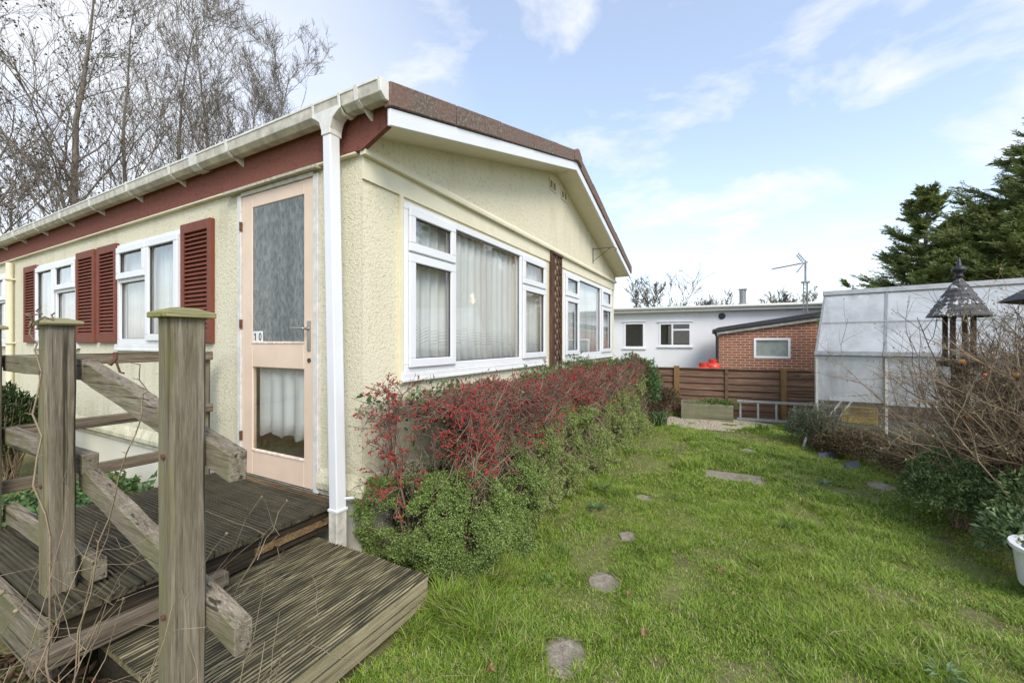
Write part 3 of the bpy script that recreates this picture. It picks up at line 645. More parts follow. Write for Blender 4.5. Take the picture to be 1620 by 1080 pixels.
# door: frame, leaf, glass, furniture
m = MB(); m.mbox(Ms, 2.266, 2.312, -.05, .022, .345, 2.345); m.mbox(Ms, 3.107, 3.153, -.05, .022, .345, 2.345); m.mbox(Ms, 2.312, 3.107, -.05, .022, 2.335, 2.345 + .02)
m.build('door_frame', m_plain('flaking_white_paint', (.64, .62, .57), .6, var=.15, scale=22, bump=.3), home, bevel=.003)
m = MB(); m.prism([Ms(2.24, .002, 2.368), Ms(2.24, .060, 2.362), Ms(2.24, .062, 2.378), Ms(2.24, .002, 2.388)], (0, 1.03, 0)); m.build('rain_strip', m_plain('mossy_strip', (.50, .47, .36), .7, var=.35, scale=30), home)
lf = MB(); L0, L1, LZ0, LZ1 = 2.315, 3.104, .356, 2.332; G0, G1 = 2.412, 2.980
for bx in ((L0, G0, LZ0, LZ1), (G1, L1, LZ0, LZ1), (G0, G1, LZ0, .528), (G0, G1, 1.115, 1.283), (G0, G1, 2.238, LZ1)): lf.mbox(Ms, bx[0], bx[1], -.02, .012, bx[2], bx[3])
leaf = lf.build('door', M['door'], home, bevel=.004)
m = MB(); m.mbox(Ms, G0 - .005, G1 + .005, .000, .0065, 1.28, 2.24); m.build('glass_panel', M['obscure'], leaf)
m = MB(); m.mbox(Ms, G0 - .005, G1 + .005, .000, .0045, .525, 1.118)
m.build('lower_pane', M['glass'], leaf)
for zz_ in (.528, 1.283):
    m = MB(); m.prism([Ms(G0, .002, zz_ + .002), Ms(G0, .016, zz_ - .004), Ms(G0, .016, zz_ + .004), Ms(G0, .004, zz_ + .014)], (0, G1 - G0, 0)); m.build('glazing_bead', m_plain('worn_bead_paint', (.60, .50, .40), .7, var=.3, scale=40), leaf)
m = MB(); m.mbox(Ms, 2.342, 2.372, .012, .020, 1.235, 1.425); m.tube([Ms(2.357, .018, 1.375), Ms(2.357, .058, 1.375), Ms(2.385, .064, 1.378), Ms(2.475, .060, 1.382)], [.010, .009, .008, .006], 8); m.build('handle', M['brass'], leaf, smooth=False, bevel=.001)
m = MB(); m.tube([Ms(2.355, .012, 1.175), Ms(2.355, .020, 1.175)], .014, 12); m.build('keyhole', M['iron'], leaf)
for zz_ in (2.12, 1.42, .62):
    m = MB(); m.mbox(Ms, 3.099, 3.112, .0125, .0265, zz_ - .032, zz_ + .032); m.tube([Ms(3.106, .0275, zz_ - .032), Ms(3.106, .0275, zz_ + .032)], .005, 8); m.build('hinge', M['rust'], leaf)
# number plates reading 10 on the glass
def digit(ch, u, z):
    p = MB(); p.mbox(Ms, u - .026, u + .026, .007, .010, z - .038, z + .038); p.cur = 1; n0, n1 = .0102, .0115
    if ch == '1':
        p.mbox(Ms, u - .005, u + .005, n0, n1, z - .026, z + .026)
        p.prism([Ms(u + .005, n0, z + .026), Ms(u + .015, n0, z + .016), Ms(u + .015, n0, z + .008), Ms(u + .005, n0, z + .016)], (-.0013, 0, 0))
    else:
        K = 20
        for k in range(K):
            a0, a1 = 2 * PI * k / K, 2 * PI * (k + 1) / K
            pts = [Ms(u + rr * .0155 * math.cos(a), n0, z + rz * .0275 * math.sin(a)) for (rr, rz, a) in ((1, 1, a0), (1, 1, a1), (.48, .68, a1), (.48, .68, a0))]
            p.prism(pts, (-.0013, 0, 0))
    p.build('house_number', [M['white'], M['black']], leaf)
digit('1', 2.945, 1.328); digit('0', 2.888, 1.328)
# gable vents, trellis, hanging-basket bracket
for (a, b) in ((4.417, 4.611), (4.80, 4.99)):
    v = MB(); nn = .027; f0, f1 = 3.09, 3.215
    for bx in ((a, b, f0, f0 + .016), (a, b, f1 - .016, f1), (a, a + .014, f0 + .016, f1 - .016), (b - .014, b, f0 + .016, f1 - .016), ((a + b) / 2 - .010, (a + b) / 2 + .010, f0 + .016, f1 - .016)): v.mbox(Mg, bx[0], bx[1], nn, nn + .014, bx[2], bx[3])
    k = 4
    for i in range(k):
        z = f0 + .016 + (f1 - f0 - .032) * (i + .5) / k; v.mbox(Mg, a + .014, b - .014, nn, nn + .006, z - .0015, z + .0015)
    vo_ = v.build('vent', M['cream_flat'], home)
    d = MB(); d.mbox(Mg, a + .01, b - .01, nn - .0005, nn + .001, f0 + .01, f1 - .01); d.build('vent_opening', M['iron'], vo_)
m = MB(); TU0, TU1, TZ0, TZ1 = 4.475, 4.80, .95, 2.368
for (a, b) in ((TU0, TU0 + .035), (TU0 + .05, TU0 + .072), (TU1 - .028, TU1)): m.mbox(Mg, a, b, .016, .046, TZ0, TZ1)
m.mbox(Mg, TU0, TU1, .0465, .060, TZ1 - .03, TZ1)
a, b = TU0 + .072, TU1 - .028; h = .26; z = TZ0
while z < TZ1:
    for (p, q, nn) in (((a, z), (b, z + h), .032), ((b, z), (a, z + h), .040)):
        z1_ = min(q[1], TZ1 - .01); f = (z1_ - p[1]) / (q[1] - p[1]); qu = p[0] + (q[0] - p[0]) * f
        if z1_ - p[1] > .02: m.bar(Mg(p[0], nn, p[1]), Mg(qu, nn, z1_), .024, .007, up=(0, 1, 0))
    z += h / 2
m.build('trellis', M['trellis'], home)
m = MB(); m.mbox(Mg, 4.48, 4.80, .001, .006, .95, 2.238); m.build('trellis_backing', m_plain('tan_board', (.42, .34, .22), .8, var=.15), home)
m = MB(); yb = B_ - .027; xb = 6.145
m.tube([(xb, yb - .006, 2.50), (xb, yb - .006, 2.74)], .006, 6); m.tube([(xb, yb, 2.72), (xb, yb - .33, 2.72), (xb, yb - .36, 2.70), (xb, yb - .37, 2.68), (xb, yb - .35, 2.665), (xb, yb - .335, 2.675)], .005, 6); m.tube([(xb, yb, 2.53), (xb, yb - .27, 2.715)], .004, 6)
m.build('basket_bracket', M['iron'], home)
# bare bulb lit in the front room
lb = MB(); lb.lathe((3.9, 2.6, 1.77), [(.012, .07), (.014, .05), (.028, .02), (.034, 0), (.028, -.022), (.010, -.035)], 12)
o = lb.build('light_bulb', M['bulb'], None, base=(3.9, 2.6, 1.77), smooth=True); tag(o, 'small glowing bulb hanging behind the net curtain of the near bay window', 'light bulb')
lf_ = MB(); lf_.tube([(0, 0, .07), (0, 0, .47)], .004, 6); lf_.build('flex', M['white'], o, local=True)

# ------------------------------------------------------------------ curtains
def curtain(label, Mf, u0, u1, z0, z1, n=-.062, amp=.015, pitch=.085, mat='net', group=None, base=None, scal=0):
    nu = int((u1 - u0) / .009); nzv = 5; us = np.linspace(u0, u1, nu); V = []
    ph = np.cumsum(.7 + .6 * rng.random(nu)) * (us[1] - us[0]) / pitch * 2 * PI
    wob = amp * np.sin(ph) * (.6 + .8 * vnoise(us, us * 0, 4, 9))
    for k, z in enumerate(np.linspace(z0, z1, nzv)):
        f = .55 + .45 * (1 - k / (nzv - 1))
        for i, u in enumerate(us):
            zz = z + (scal * abs(math.sin(u * 16)) if k == 0 else 0)
            V.append(Mf(u, n + wob[i] * f, zz))
    i, j = np.meshgrid(np.arange(nu - 1), np.arange(nzv - 1), indexing='ij'); q = (j * nu + i).ravel()
    F = np.stack([q, q + 1, q + nu + 1, q + nu], 1)
    o = np_mesh('net_curtain', V, F, M[mat], None, base=Mf((u0 + u1) / 2, n, 0), smooth=True)
    s = o.modifiers.new('cloth', 'SOLIDIFY'); s.thickness = .0006
    return tag(o, label, 'curtain', group)
curtain('wide pleated net curtain with lace border behind the gable window nearest the corner', Mg, 2.03, 4.335, 1.10, 2.24, scal=.0, pitch=.10)
curtain('pleated net curtain behind the farther gable window beyond the trellis', Mg, 4.935, 7.27, 1.10, 2.24)
curtain('plain net curtain behind the shuttered window nearest the peach door', Ms, 3.97, 4.62, 1.28, 2.24, mat='net_plain')
curtain('looped net curtain in the left half of the shuttered window nearest the door', Ms, 4.60, 5.18, 1.28, 2.24, mat='net_plain', pitch=.07)
curtain('net curtain behind the shuttered window farther from the door', Ms, 6.22, 7.51, 1.28, 2.24, mat='net_plain')
curtain('dim net curtain behind the leftmost window, past the waste pipe', Ms, 8.75, 9.74, 1.30, 2.24, mat='net_plain')
curtain('white scalloped half curtain behind the lower glass of the peach door', Ms, 2.40, 2.99, .62, 1.15, n=-.045, amp=.012, mat='net_plain', pitch=.13, scal=.035)

# ------------------------------------------------------------------ decking and step
DZ = .345
def board(lo, w_, p0, p1, axis, z, pitch, depth=.006, th=.026, worn=.0):
    """reeded board: ribs across the width, length p0-p1 along axis, split along its length so ribs wear unevenly"""
    nr = max(3, int(round(w_ / pitch))); m = MB(); pw = w_ / nr; prof = []
    for i in range(nr):
        a = lo + i * pw; prof += [(a + pw * .08, -depth), (a + pw * .30, -depth), (a + pw * .42, 0), (a + pw * .88, 0)]
    prof += [(lo + w_, -depth)]
    K = 14; rows = []
    for k in range(K + 1):
        t = p0 + (p1 - p0) * k / K; row = [(lo, -th)]
        for i, (c, h) in enumerate(prof):
            wz = (random.random() - .7) * worn if h == 0 else (random.random() - .5) * worn * .4
            row.append((c + (random.random() - .5) * worn * .35, h + wz))
        row.append((lo + w_, -th)); rows.append([(c, t, z + h) if axis == 1 else (t, c, z + h) for (c, h) in row])
    n = len(rows[0]); vs = [p for r in rows for p in r]; fs = []; mi = []
    for k in range(K):
        for i in range(n - 1):
            fs.append((k * n + i, k * n + i + 1, (k + 1) * n + i + 1, (k + 1) * n + i)); mi.append(0 if (i < 1 or i > n - 3 or (i - 1) % 4 == 2) else 1)
        fs.append((k * n + n - 1, k * n, (k + 1) * n, (k + 1) * n + n - 1)); mi.append(0)
    fs += [tuple(range(n))[::-1], tuple(K * n + i for i in range(n))]; mi += [0, 0]
    m.add(vs, fs); m.mi = mi; return m
deck = thing('deck_platform', 'dark wet reeded timber platform in front of the peach door', 'deck', (1.1, 2.7, 0))
x = .50
while x < 1.655:
    wd = min(.118, 1.662 - x); mt = 'deck_dark' if x < 1.35 else 'amber' if x > 1.5 else 'deck_dark'
    board(x, wd, 2.050, 3.30, 1, DZ + (random.random() - .5) * .003, .0168, worn=.0018).build('board', [M[mt], M['groove']], deck); x += .123
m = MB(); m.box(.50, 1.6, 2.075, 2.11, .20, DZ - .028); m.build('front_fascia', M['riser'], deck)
m = MB(); m.box(1.18, 1.61, 2.062, 2.074, .235, .268); m.build('lit_batten', M['amber'], deck)  # amber colour stands in for orange light on the riser wood
m = MB(); m.box(.46, .495, 2.05, 3.3, .14, DZ - .02); m.build('side_joist', M['rail'], deck, bevel=.004)
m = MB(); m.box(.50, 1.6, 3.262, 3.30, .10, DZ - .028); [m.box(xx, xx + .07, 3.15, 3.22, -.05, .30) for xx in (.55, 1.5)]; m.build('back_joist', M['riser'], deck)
step = thing('deck_step', 'low worn reeded timber step with yellowed ridges beside the lawn', 'deck step', (1.05, 1.7, 0))
y = 1.284
k = 0
while y < 2.17:
    wd = min(.135, 2.19 - y); x0_ = .622 + (.03 if y > 2.0 else 0)
    board(y, wd, x0_, 1.548, 0, .170 + (random.random() - .5) * .004 - (.0 if y < 2 else .002), .0165, depth=.007, worn=.0055).build('board', [M['deck'], M['groove']], step); y += .1375; k += 1
m = MB(); m.box(.64, 1.546, 1.286, 1.318, .03, .142); m.build('front_fascia', M['deck_edge'], step, bevel=.003)
m = MB(); m.box(.64, .672, 1.320, 2.16, .0, .142); m.build('side_joist', M['riser'], step); m = MB(); m.box(1.50, 1.532, 1.32, 2.16, .0, .142); m.build('side_joist', M['riser'], step)
m = MB(); m.box(.43, 1.02, 1.985, 2.045, .20, .262); m.build('raised_rail', M['railx'], step, bevel=.004)

# ------------------------------------------------------------------ railing of the deck
def rough_post(x0, x1, y0, y1, z0, z1, seed):
    rr = random.Random(seed); m = MB(); K = 12; c = .006; rows = []
    for k in range(K + 1):
        z = z0 + (z1 - z0) * k / K; dx = (rr.random() - .5) * .003; dy = (rr.random() - .5) * .003
        rows += [(x0 + dx, y0 + c + dy, z), (x0 + c + dx, y0 + dy, z), (x1 - c + dx, y0 + dy, z), (x1 + dx, y0 + c + dy, z), (x1 + dx, y1 - c + dy, z), (x1 - c + dx, y1 + dy, z), (x0 + c + dx, y1 + dy, z), (x0 + dx, y1 - c + dy, z)]
    fs = [(k * 8 + j, k * 8 + (j + 1) % 8, (k + 1) * 8 + (j + 1) % 8, (k + 1) * 8 + j) for k in range(K) for j in range(8)] + [tuple(range(8))[::-1], tuple(K * 8 + j for j in range(8))]
    return m.add(rows, fs)
rail = thing('stair_railing', 'weathered grey timber stair railing with two capped posts and sloping rails', 'railing', (.59, 1.9, 0))
def post(xa, xb, ya, yb, zt_, seed):
    p = rough_post(xa, xb, ya, yb, -.1, zt_, seed).build('post', M['post'], rail)
    m = MB(); o = .018; h0, h1 = .016, .030; cxx, cyy = (xa + xb) / 2, (ya + yb) / 2
    b = [(xa - o, ya - o), (xb + o, ya - o), (xb + o, yb + o), (xa - o, yb + o)]
    i_ = [(cxx - .022, cyy - .022), (cxx + .022, cyy - .022), (cxx + .022, cyy + .022), (cxx - .022, cyy + .022)]
    vs = [(x, y, zt_ + .001) for x, y in b] + [(x, y, zt_ + h0) for x, y in b] + [(x, y, zt_ + h1) for x, y in i_]
    m.add(vs, [(3, 2, 1, 0), (0, 1, 5, 4), (1, 2, 6, 5), (2, 3, 7, 6), (3, 0, 4, 7), (4, 5, 9, 8), (5, 6, 10, 9), (6, 7, 11, 10), (7, 4, 8, 11), (8, 9, 10, 11)]); m.build('post_cap', M['cap'], p, bevel=.002)
    return p
post(.539, .622, 1.330, 1.412, 1.357, 3); post(.518, .600, 2.235, 2.317, 1.352, 5); post(.53, .606, 3.25, 3.326, 1.352, 6)
def slope_rail(y0, z0, y1, z1, xc=.648, th=.048, h=.082): 
    m = MB(); d = Vector((0, y1 - y0, z1 - z0)); K = 9; rr = random.Random(int(y0 * 100 + z0 * 1000)); vs = []
    for k in range(K + 1):
        p = Vector((xc, y0, z0)) + d * (k / K); j = lambda: (rr.random() - .5) * .004
        vs += [(p.x - th / 2 + j(), p.y, p.z - h + j()), (p.x + th / 2 + j(), p.y, p.z - h + j()), (p.x + th / 2 + j(), p.y, p.z + j()), (p.x - th / 2 + j(), p.y, p.z + j())]
    fs = [(k * 4 + q, k * 4 + (q + 1) % 4, (k + 1) * 4 + (q + 1) % 4, (k + 1) * 4 + q) for k in range(K) for q in range(4)] + [(3, 2, 1, 0), tuple(K * 4 + q for q in range(4))]
    m.add(vs, fs); return m.build('rail', M['rail'], rail, bevel=.003)
slope_rail(2.30, 1.222, 1.215, .982); slope_rail(2.30, .795, 1.19, .512)
slope_rail(3.32, 1.222, 2.25, 1.222, xc=.582 + .063); slope_rail(3.32, .845, 2.25, .845, xc=.645); slope_rail(3.32, .445, 2.17, .445, xc=.645)
for (y_, z_) in ((1.372, .975), (1.372, .535), (2.276, 1.175), (2.276, .75)):
    m = MB(); m.tube([(.5375 if y_ < 2 else .5165, y_ - .0, z_), (.533 if y_ < 2 else .512, y_, z_)], .008, 8); m.build('bolt_head', M['rust'], rail)
# hook screwed to the upper rail
m = MB(); m.tube([(.672, 2.16, 1.20), (.69, 2.16, 1.225), (.69, 2.16, 1.25)], .008, 8); m.tube([(.69, 2.16, 1.22), (.70, 2.15, 1.17), (.71, 2.14, 1.165)], .004, 6); m.build('rusty_catch', M['rust'], rail)
rail2 = thing('side_railing', 'three thin level timber rails across the far side of the platform', 'railing', (1.1, 3.32, 0))
for (zt_, h) in ((1.222, .062), (.845, .06), (.565, .065)):
    m = MB(); m.box(.50, 1.60, 3.327, 3.365, zt_ - h, zt_); m.build('rail', M['railx'], rail2, bevel=.004)
m = MB(); m.box(1.53, 1.60, 3.366, 3.43, -.05, 1.20); m.build('post', M['post'], rail2, bevel=.003)
m = MB(); m.box(.50, .57, 3.366, 3.43, -.05, 1.20); m.build('post', M['post'], rail2, bevel=.003)
# ------------------------------------------------------------------ lawn
def lawn_mask(x, y):
    ok = (x > .1) & (x < 7.75) & (y < np.where(x < 1.6, 1.272, 1.24))
    ok &= ~((x < 1.56) & (y > 1.275))
    edge = -1.30 + .12 * np.sin(x * 2.3)                       # planting on the right
    bed = np.where(x < 4.3, -1.42, np.where(x < 6.3, -1.42 + (x - 4.3) * .34, -.74 + (x - 6.3) * .1))
    ok &= (y > bed - .35) | (x < 2.6)
    ok &= ~((x > 6.9) & (y > -.15) & (vnoise(x, y, 6, 4) > .25))
    return ok
def blades(n, x0, x1, y0, y1, h0, h1, w0, dens=None):
    x = rng.uniform(x0, x1, n); y = rng.uniform(y0, y1, n); d = np.hypot(x, y)
    keep = lawn_mask(x, y)
    if dens: keep &= rng.random(n) < dens(d)
    cl = vnoise(x, y, 2.6, 3) * .6 + vnoise(x, y, 8, 5) * .4
    thin = np.clip((vnoise(x, y, 2.2, 6) * .6 + vnoise(x, y, 7.5, 7) * .4 - .50) * 6, 0, 1); keep &= rng.random(n) > thin * .72; cl = cl * (1 - .45 * thin)
    for (sx, sy, sr) in STONES: keep &= ((x - sx) ** 2 + (y - sy) ** 2 > (sr * (.60 + .45 * vnoise(x, y, 9, 12))) ** 2)
    keep &= ~((x > 4.30) & (x < 4.58) & (y > -.26) & (y < .21))
    return x[keep], y[keep], cl[keep]
STONES = [(1.60, .615, .115), (2.20, .60, .10), (2.765, .594, .07), (3.487, .631, .085), (5.585, -.199, .09), (4.78, -1.2, .12), (1.0, .63, .13), (5.0, .60, .06), (4.5, -.85, .06)]
bx = []; 
def grass(name, n, box, hh, ww, dens=None):
    x, y, cl = blades(n, *box, 0, 0, 0, dens); N = len(x)
    h = hh * (.30 + 2.1 * cl ** 2.2) * rng.uniform(.4, 1.35, N) * np.where(rng.random(N) < .04, 1.7, 1); wd = ww * rng.uniform(.7, 1.3, N)
    # long grass along the hedge foot and the step
    near = np.clip(1 - np.abs(y - 1.15) / .25, 0, 1) * (x > 1.5) + np.clip(1 - np.abs(y - 1.24) / .07, 0, 1) * (x < 1.6); h *= 1 + .9 * near
    a = vnoise(x, y, 3.3, 77) * 9 + rng.normal(0, 1.9, N); lean = rng.uniform(.2, 1.5, N) * h; dx = np.cos(a) * lean; dy = np.sin(a) * lean
    b = a + PI / 2 + rng.normal(0, .4, N); sx = np.cos(b) * wd / 2; sy = np.sin(b) * wd / 2; z = gz(x, y) - .004
    P = lambda fx, fz, s: np.stack([x + dx * fx + sx * s, y + dy * fx + sy * s, z + h * fz], 1)
    V = np.stack([P(0, 0, -1), P(0, 0, 1), P(.35, .6, .8), P(.35, .6, -.8), P(1, .93, .05)], 1).reshape(-1, 3)
    i = np.arange(N)[:, None] * 5
    F = np.concatenate([i + np.array([[0, 1, 2]]), i + np.array([[0, 2, 3]]), i + np.array([[3, 2, 4]])], 0)
    return np_mesh(name, V, F, M['grass'])
tag(grass('grass', 900000, (.3, 4.0, -2.4, 1.28), .032, .0036, lambda d: np.clip(2.6 / d, 0, 1) ** 1.3), kind='stuff')
tag(grass('far_grass', 240000, (3.8, 7.8, -2.6, 1.24), .040, .0065), kind='stuff')
# stepping stones
def slab(label, cx_, cy_, rx, ry, rot, n=16, rect=False):
    m = MB(); pts = []
    rr = random.Random(int(cx_ * 100))
    for k in range(n):
        a = 2 * PI * k / n
        if rect:
            q = max(abs(math.cos(a)) , abs(math.sin(a))); px_, py_ = rx * math.cos(a) / q, ry * math.sin(a) / q
        else: s = .86 + .24 * rr.random(); px_, py_ = rx * s * math.cos(a), ry * s * math.sin(a)
        pts.append((px_ * math.cos(rot) - py_ * math.sin(rot), px_ * math.sin(rot) + py_ * math.cos(rot)))
    z = float(gz(cx_, cy_)) + .006
    top = [(x, y, z + rr.random() * .003) for x, y in pts]; bot = [(x * 1.03, y * 1.03, z - .06) for x, y in pts]
    m.add([(p[0] + cx_, p[1] + cy_, p[2]) for p in top + bot], [tuple(range(n))] + [(i, i + n, (i + 1) % n + n, (i + 1) % n) for i in range(n)])
    return tag(m.build('stepping_stone', M['stone'], None, base=(cx_, cy_, z), bevel=.004), label, 'paving stone', 'stones sunk in the lawn')
for (x, y, r_), lb_ in zip(STONES[:6], ['largest round stepping stone in the grass, nearest the camera', 'second stepping stone from the camera, light grey with moss at its edge', 'small half-buried stepping stone between the second and fourth in the row', 'pale little stepping stone beside the hedge, farthest of the row', 'thin sliver of stone showing in the lawn beyond the long slab', 'broken flat stones in the grass near the clipped bush']):
    slab(lb_, x, y, r_ * 1.05, r_ * .95, .3)
slab('long rectangular brown paving slab lying across the middle of the lawn', 4.435, -.025, .13, .26, .03, rect=True, n=24)

# fallen leaves
def leaf_obj(x, y, s, a, lab, z=None):
    z = (float(gz(x, y)) + .035) if z is None else z; m = MB(); n = 10; P = []
    for k in range(n):
        an = 2 * PI * k / n; r_ = s * (1 if k % 2 == 0 else .55) * (1.25 if k == 0 else 1)
        P.append((x + r_ * math.cos(an + a), y + r_ * math.sin(an + a), z + .012 * math.sin(2 * an) + .004 * (k % 2)))
    P2 = [(p[0], p[1], p[2] - .0008) for p in P]
    m.add([(x, y, z - .004)] + P + [(x, y, z - .0048)] + P2, [(0, 1 + k, 1 + (k + 1) % n) for k in range(n)] + [(n + 1, n + 2 + (k + 1) % n, n + 2 + k) for k in range(n)] + [(1 + k, n + 2 + k, n + 2 + (k + 1) % n, 1 + (k + 1) % n) for k in range(n)])
    tag(m.build('fallen_leaf', M['deadleaf'], None, base=(x, y, z)), lab, 'dead leaf', 'dead leaves scattered on the lawn')
for i, (x, y, s, lab) in enumerate([(1.62, 1.12, .022, 'pale brown dead leaf in the grass beside the step corner'), (2.55, .05, .018, 'curled dead leaf standing up in mid lawn'), (1.36, .82, .020, 'dark red-brown dead leaf in the grass left of the nearest round stone'), (1.85, .33, .020, 'orange-brown dead leaf right of the nearest round stone'), (1.9, -.35, .017, 'light tan dead leaf in the near right part of the lawn'), (2.1, .45, .014, 'small brown leaf beside the second stepping stone')]):
    leaf_obj(x, y, s, i * 1.3, lab)

# weeds in the lawn
def rosette(x, y, r_, n, mat, label, nm='weed'):
    r_ *= .68; n = int(n * 1.5)
    a = rng.uniform(0, 2 * PI, n); C = np.stack([x + .02 * np.cos(a), y + .02 * np.sin(a), np.full(n, float(gz(x, y)) + .03)], 1)
    D = np.stack([np.cos(a), np.sin(a), rng.uniform(.1, .7, n)], 1)
    tag(leaves(nm, C, D, rng.uniform(.35, 1, n) * r_, r_ * .2 * rng.uniform(.5, 1.3, n), mat, None, base=(x, y, 0), nrm=np.tile([[0, 0, 1.]], (n, 1))), label, 'weed', 'broad-leaved weeds in the lawn')
rosette(3.45, .98, .14, 26, M['paleleaf'], 'pale star-shaped weed at the foot of the hedge')
rosette(3.05, .90, .11, 24, M['ivy'], 'dark broad-leaved weed between hedge and stepping stones')
rosette(4.55, -.75, .11, 22, M['paleleaf'], 'pale low weed in the far right part of the lawn')
rosette(3.4, -.35, .09, 20, M['paleleaf'], 'small grey-green weed in the middle of the lawn')
rosette(2.15, -.72, .10, 14, M['paleleaf'], 'loose silvery weed in the near right grass')
rosette(2.0, .87, .08, 18, M['plantgreen'], 'bright green clover-like weed by the second stone')

# gravel in front of the planter
x = rng.uniform(6.75, 7.7, 9000); y = rng.uniform(-.6, 1.15, 9000); k = vnoise(x, y, 4, 8) > .28 + .5 * np.clip(6.95 - x, 0, 1); x = x[k]; y = y[k]
tag(balls('gravel', np.stack([x, y, gz(x, y) + .008], 1), rng.uniform(.006, .016, len(x)), M['gravel'], sq=(1, 1, .6)), kind='stuff')

# ------------------------------------------------------------------ hedge along the gable
HX0, HX1 = 1.74, 7.05
def hedge_front(x, z):
    """how far (y) the front of the growth stands at height z"""
    base = 1.27 - .03 * (x - 1.8); top = 1.36
    f = np.clip(z / .98, 0, 1); y = base + (top - base) * f
    y = y - .09 * np.sin(PI * f) * np.clip((4.2 - x) / 2, 0, 1)
    return y + (vnoise(x, z, 3.2, 21) - .5) * .20 + (vnoise(x, z, 9, 22) - .5) * .07
def hedge_green_top(x): return .64 + .05 * np.sin(x * 2.1 + .5) + .04 * np.clip((x - 2.4), 0, 1) + .03 * np.clip((x - 3.4) / 2, 0, 1) + (vnoise(x, x * 0, 4, 23) - .5) * .20
berry = thing('berry_hedge', 'leafless red-berried hedge of tangled twigs under the gable windows', 'hedge', (4.3, 1.6, 0))
sg = Segs(); BC = []; LC = []; LD = []
def spray(p, d, L, depth=0):
    n = 5; q = Vector(p); d = Vector(d).normalized(); pts = [q.copy()]
    for i in range(n):
        d = (d + Vector((random.gauss(0, .16), random.gauss(0, .16), random.gauss(-.02, .14)))).normalized(); q = q + d * (L / n); pts.append(q.copy())
    sg.path(pts, .0032 if depth == 0 else .0018, .0012)
    if depth < 1:
        for i in range(1, n):
            for s in (-1, 1):
                sd = (d.cross(Vector((random.gauss(0, 1), random.gauss(0, 1), random.gauss(0, 1)))).normalized() * .8 + d * .7); spray(pts[i], sd, L * random.uniform(.25, .5), depth + 1)
    else:
        for i in range(1, n):
            if random.random() < (.50 * BD): BC.append(tuple(pts[i] + Vector((random.gauss(0, .005), random.gauss(0, .005), random.gauss(0, .005)))))
            if random.random() < .45: LC.append(tuple(pts[i])); LD.append((random.gauss(0, 1), random.gauss(0, 1), random.gauss(0, 1)))
def on_band(n, xa, xb, bd):
    global BD
    for _ in range(n):
        x = random.uniform(xa, xb); gt = float(hedge_green_top(np.array(x)))
        if random.random() < .5:
            y = random.uniform(1.34, 1.84); z = .90 + random.gauss(0, .02) - .02 * (x - 1.8) / 5 + .03 * math.sin(x * 5); d = (random.gauss(0, .8), random.gauss(-.3, .6), random.gauss(-.03, .14))
        else:
            z = random.uniform(gt + .03, .92); y = float(hedge_front(np.array(x), np.array(z))) + .06 + random.gauss(0, .03); d = (random.gauss(0, .7), random.gauss(-.5, .4), random.gauss(.05, .4))
        BD = .46 * bd * (.2 + 1.6 * float(vnoise(np.array(x), np.array(z + y), 5, 31))); spray((x, y, z), d, random.uniform(.14, .26))
BD = 1
on_band(560, HX0 + .12, 2.7, .8); on_band(480, 2.7, 4.2, .75); on_band(480, 4.2, HX1 - .1, .45)
# the twiggy near end that leans on the corner of the house
for i in range(3):
    x = 1.72 + .05 * random.random(); y = random.uniform(1.5, 1.85); pts = [(x + .05, y, .15)]
    for k in range(5): pts.append((x + random.gauss(0, .02) - .01 * k, y + random.gauss(0, .03), .15 + .17 * (k + 1)))
    sg.path(pts, .012, .005)
    for k in range(2, 6):
        for s in range(3): BD = .45; spray(pts[k], (random.gauss(-.5, .4), random.gauss(.1, .7), random.gauss(.1, .4)), random.uniform(.10, .2))
for _ in range(9): BD = .5; spray((random.uniform(1.66, 1.9), random.uniform(1.3, 1.9), random.uniform(.35, 1.0)), (random.gauss(-.3, .5), random.gauss(-.2, .5), random.gauss(-.5, .5)), random.uniform(.1, .2))
sg.build('branches', M['twig_red'], berry)
BC = np.array(BC); BC = np.concatenate([BC, BC[rng.random(len(BC)) < .6] + 0, BC[rng.random(len(BC)) < .35] + 0]); BC = BC + rng.normal(0, .0065, BC.shape); bo = balls('berries', BC, rng.uniform(.0038, .0060, len(BC)) * (1 + .10 * np.clip(BC[:, 0] - 2, 0, 5)), M['berry'], berry); bo['kind'] = 'stuff'
LC = np.array(LC); leaves('small_leaves', LC, np.array(LD), .014 * (1 + .15 * (LC[:, 0] - 1.7)), .007 * (1 + .15 * (LC[:, 0] - 1.7)), M['rustleaf'], berry)
# rusty leaf haze of the middle and far part of the band
n = 26000; x = rng.uniform(2.2, HX1, n); side = rng.random(n) < .5; gt = hedge_green_top(x)
z = np.where(side, .91 + rng.normal(0, .02, n) - .02 * (x - 1.8) / 5, gt - .02 + (.94 - gt) * rng.random(n) ** .8); y = np.where(side, rng.uniform(1.34, 1.84, n), hedge_front(x, z) + .05 + np.abs(rng.normal(0, .04, n)))
k = rng.random(n) < np.clip((x - 2.0) / 2, 0, 1); x, y, z = x[k], y[k], z[k]
leaves('rusty_leaves', np.stack([x, y, z], 1), rng.normal(size=(len(x), 3)) * [1, 1, .8] + [0, -.3, .2], .012 + .003 * (x - 2), .006 + .0015 * (x - 2), M['rustleaf'], berry)
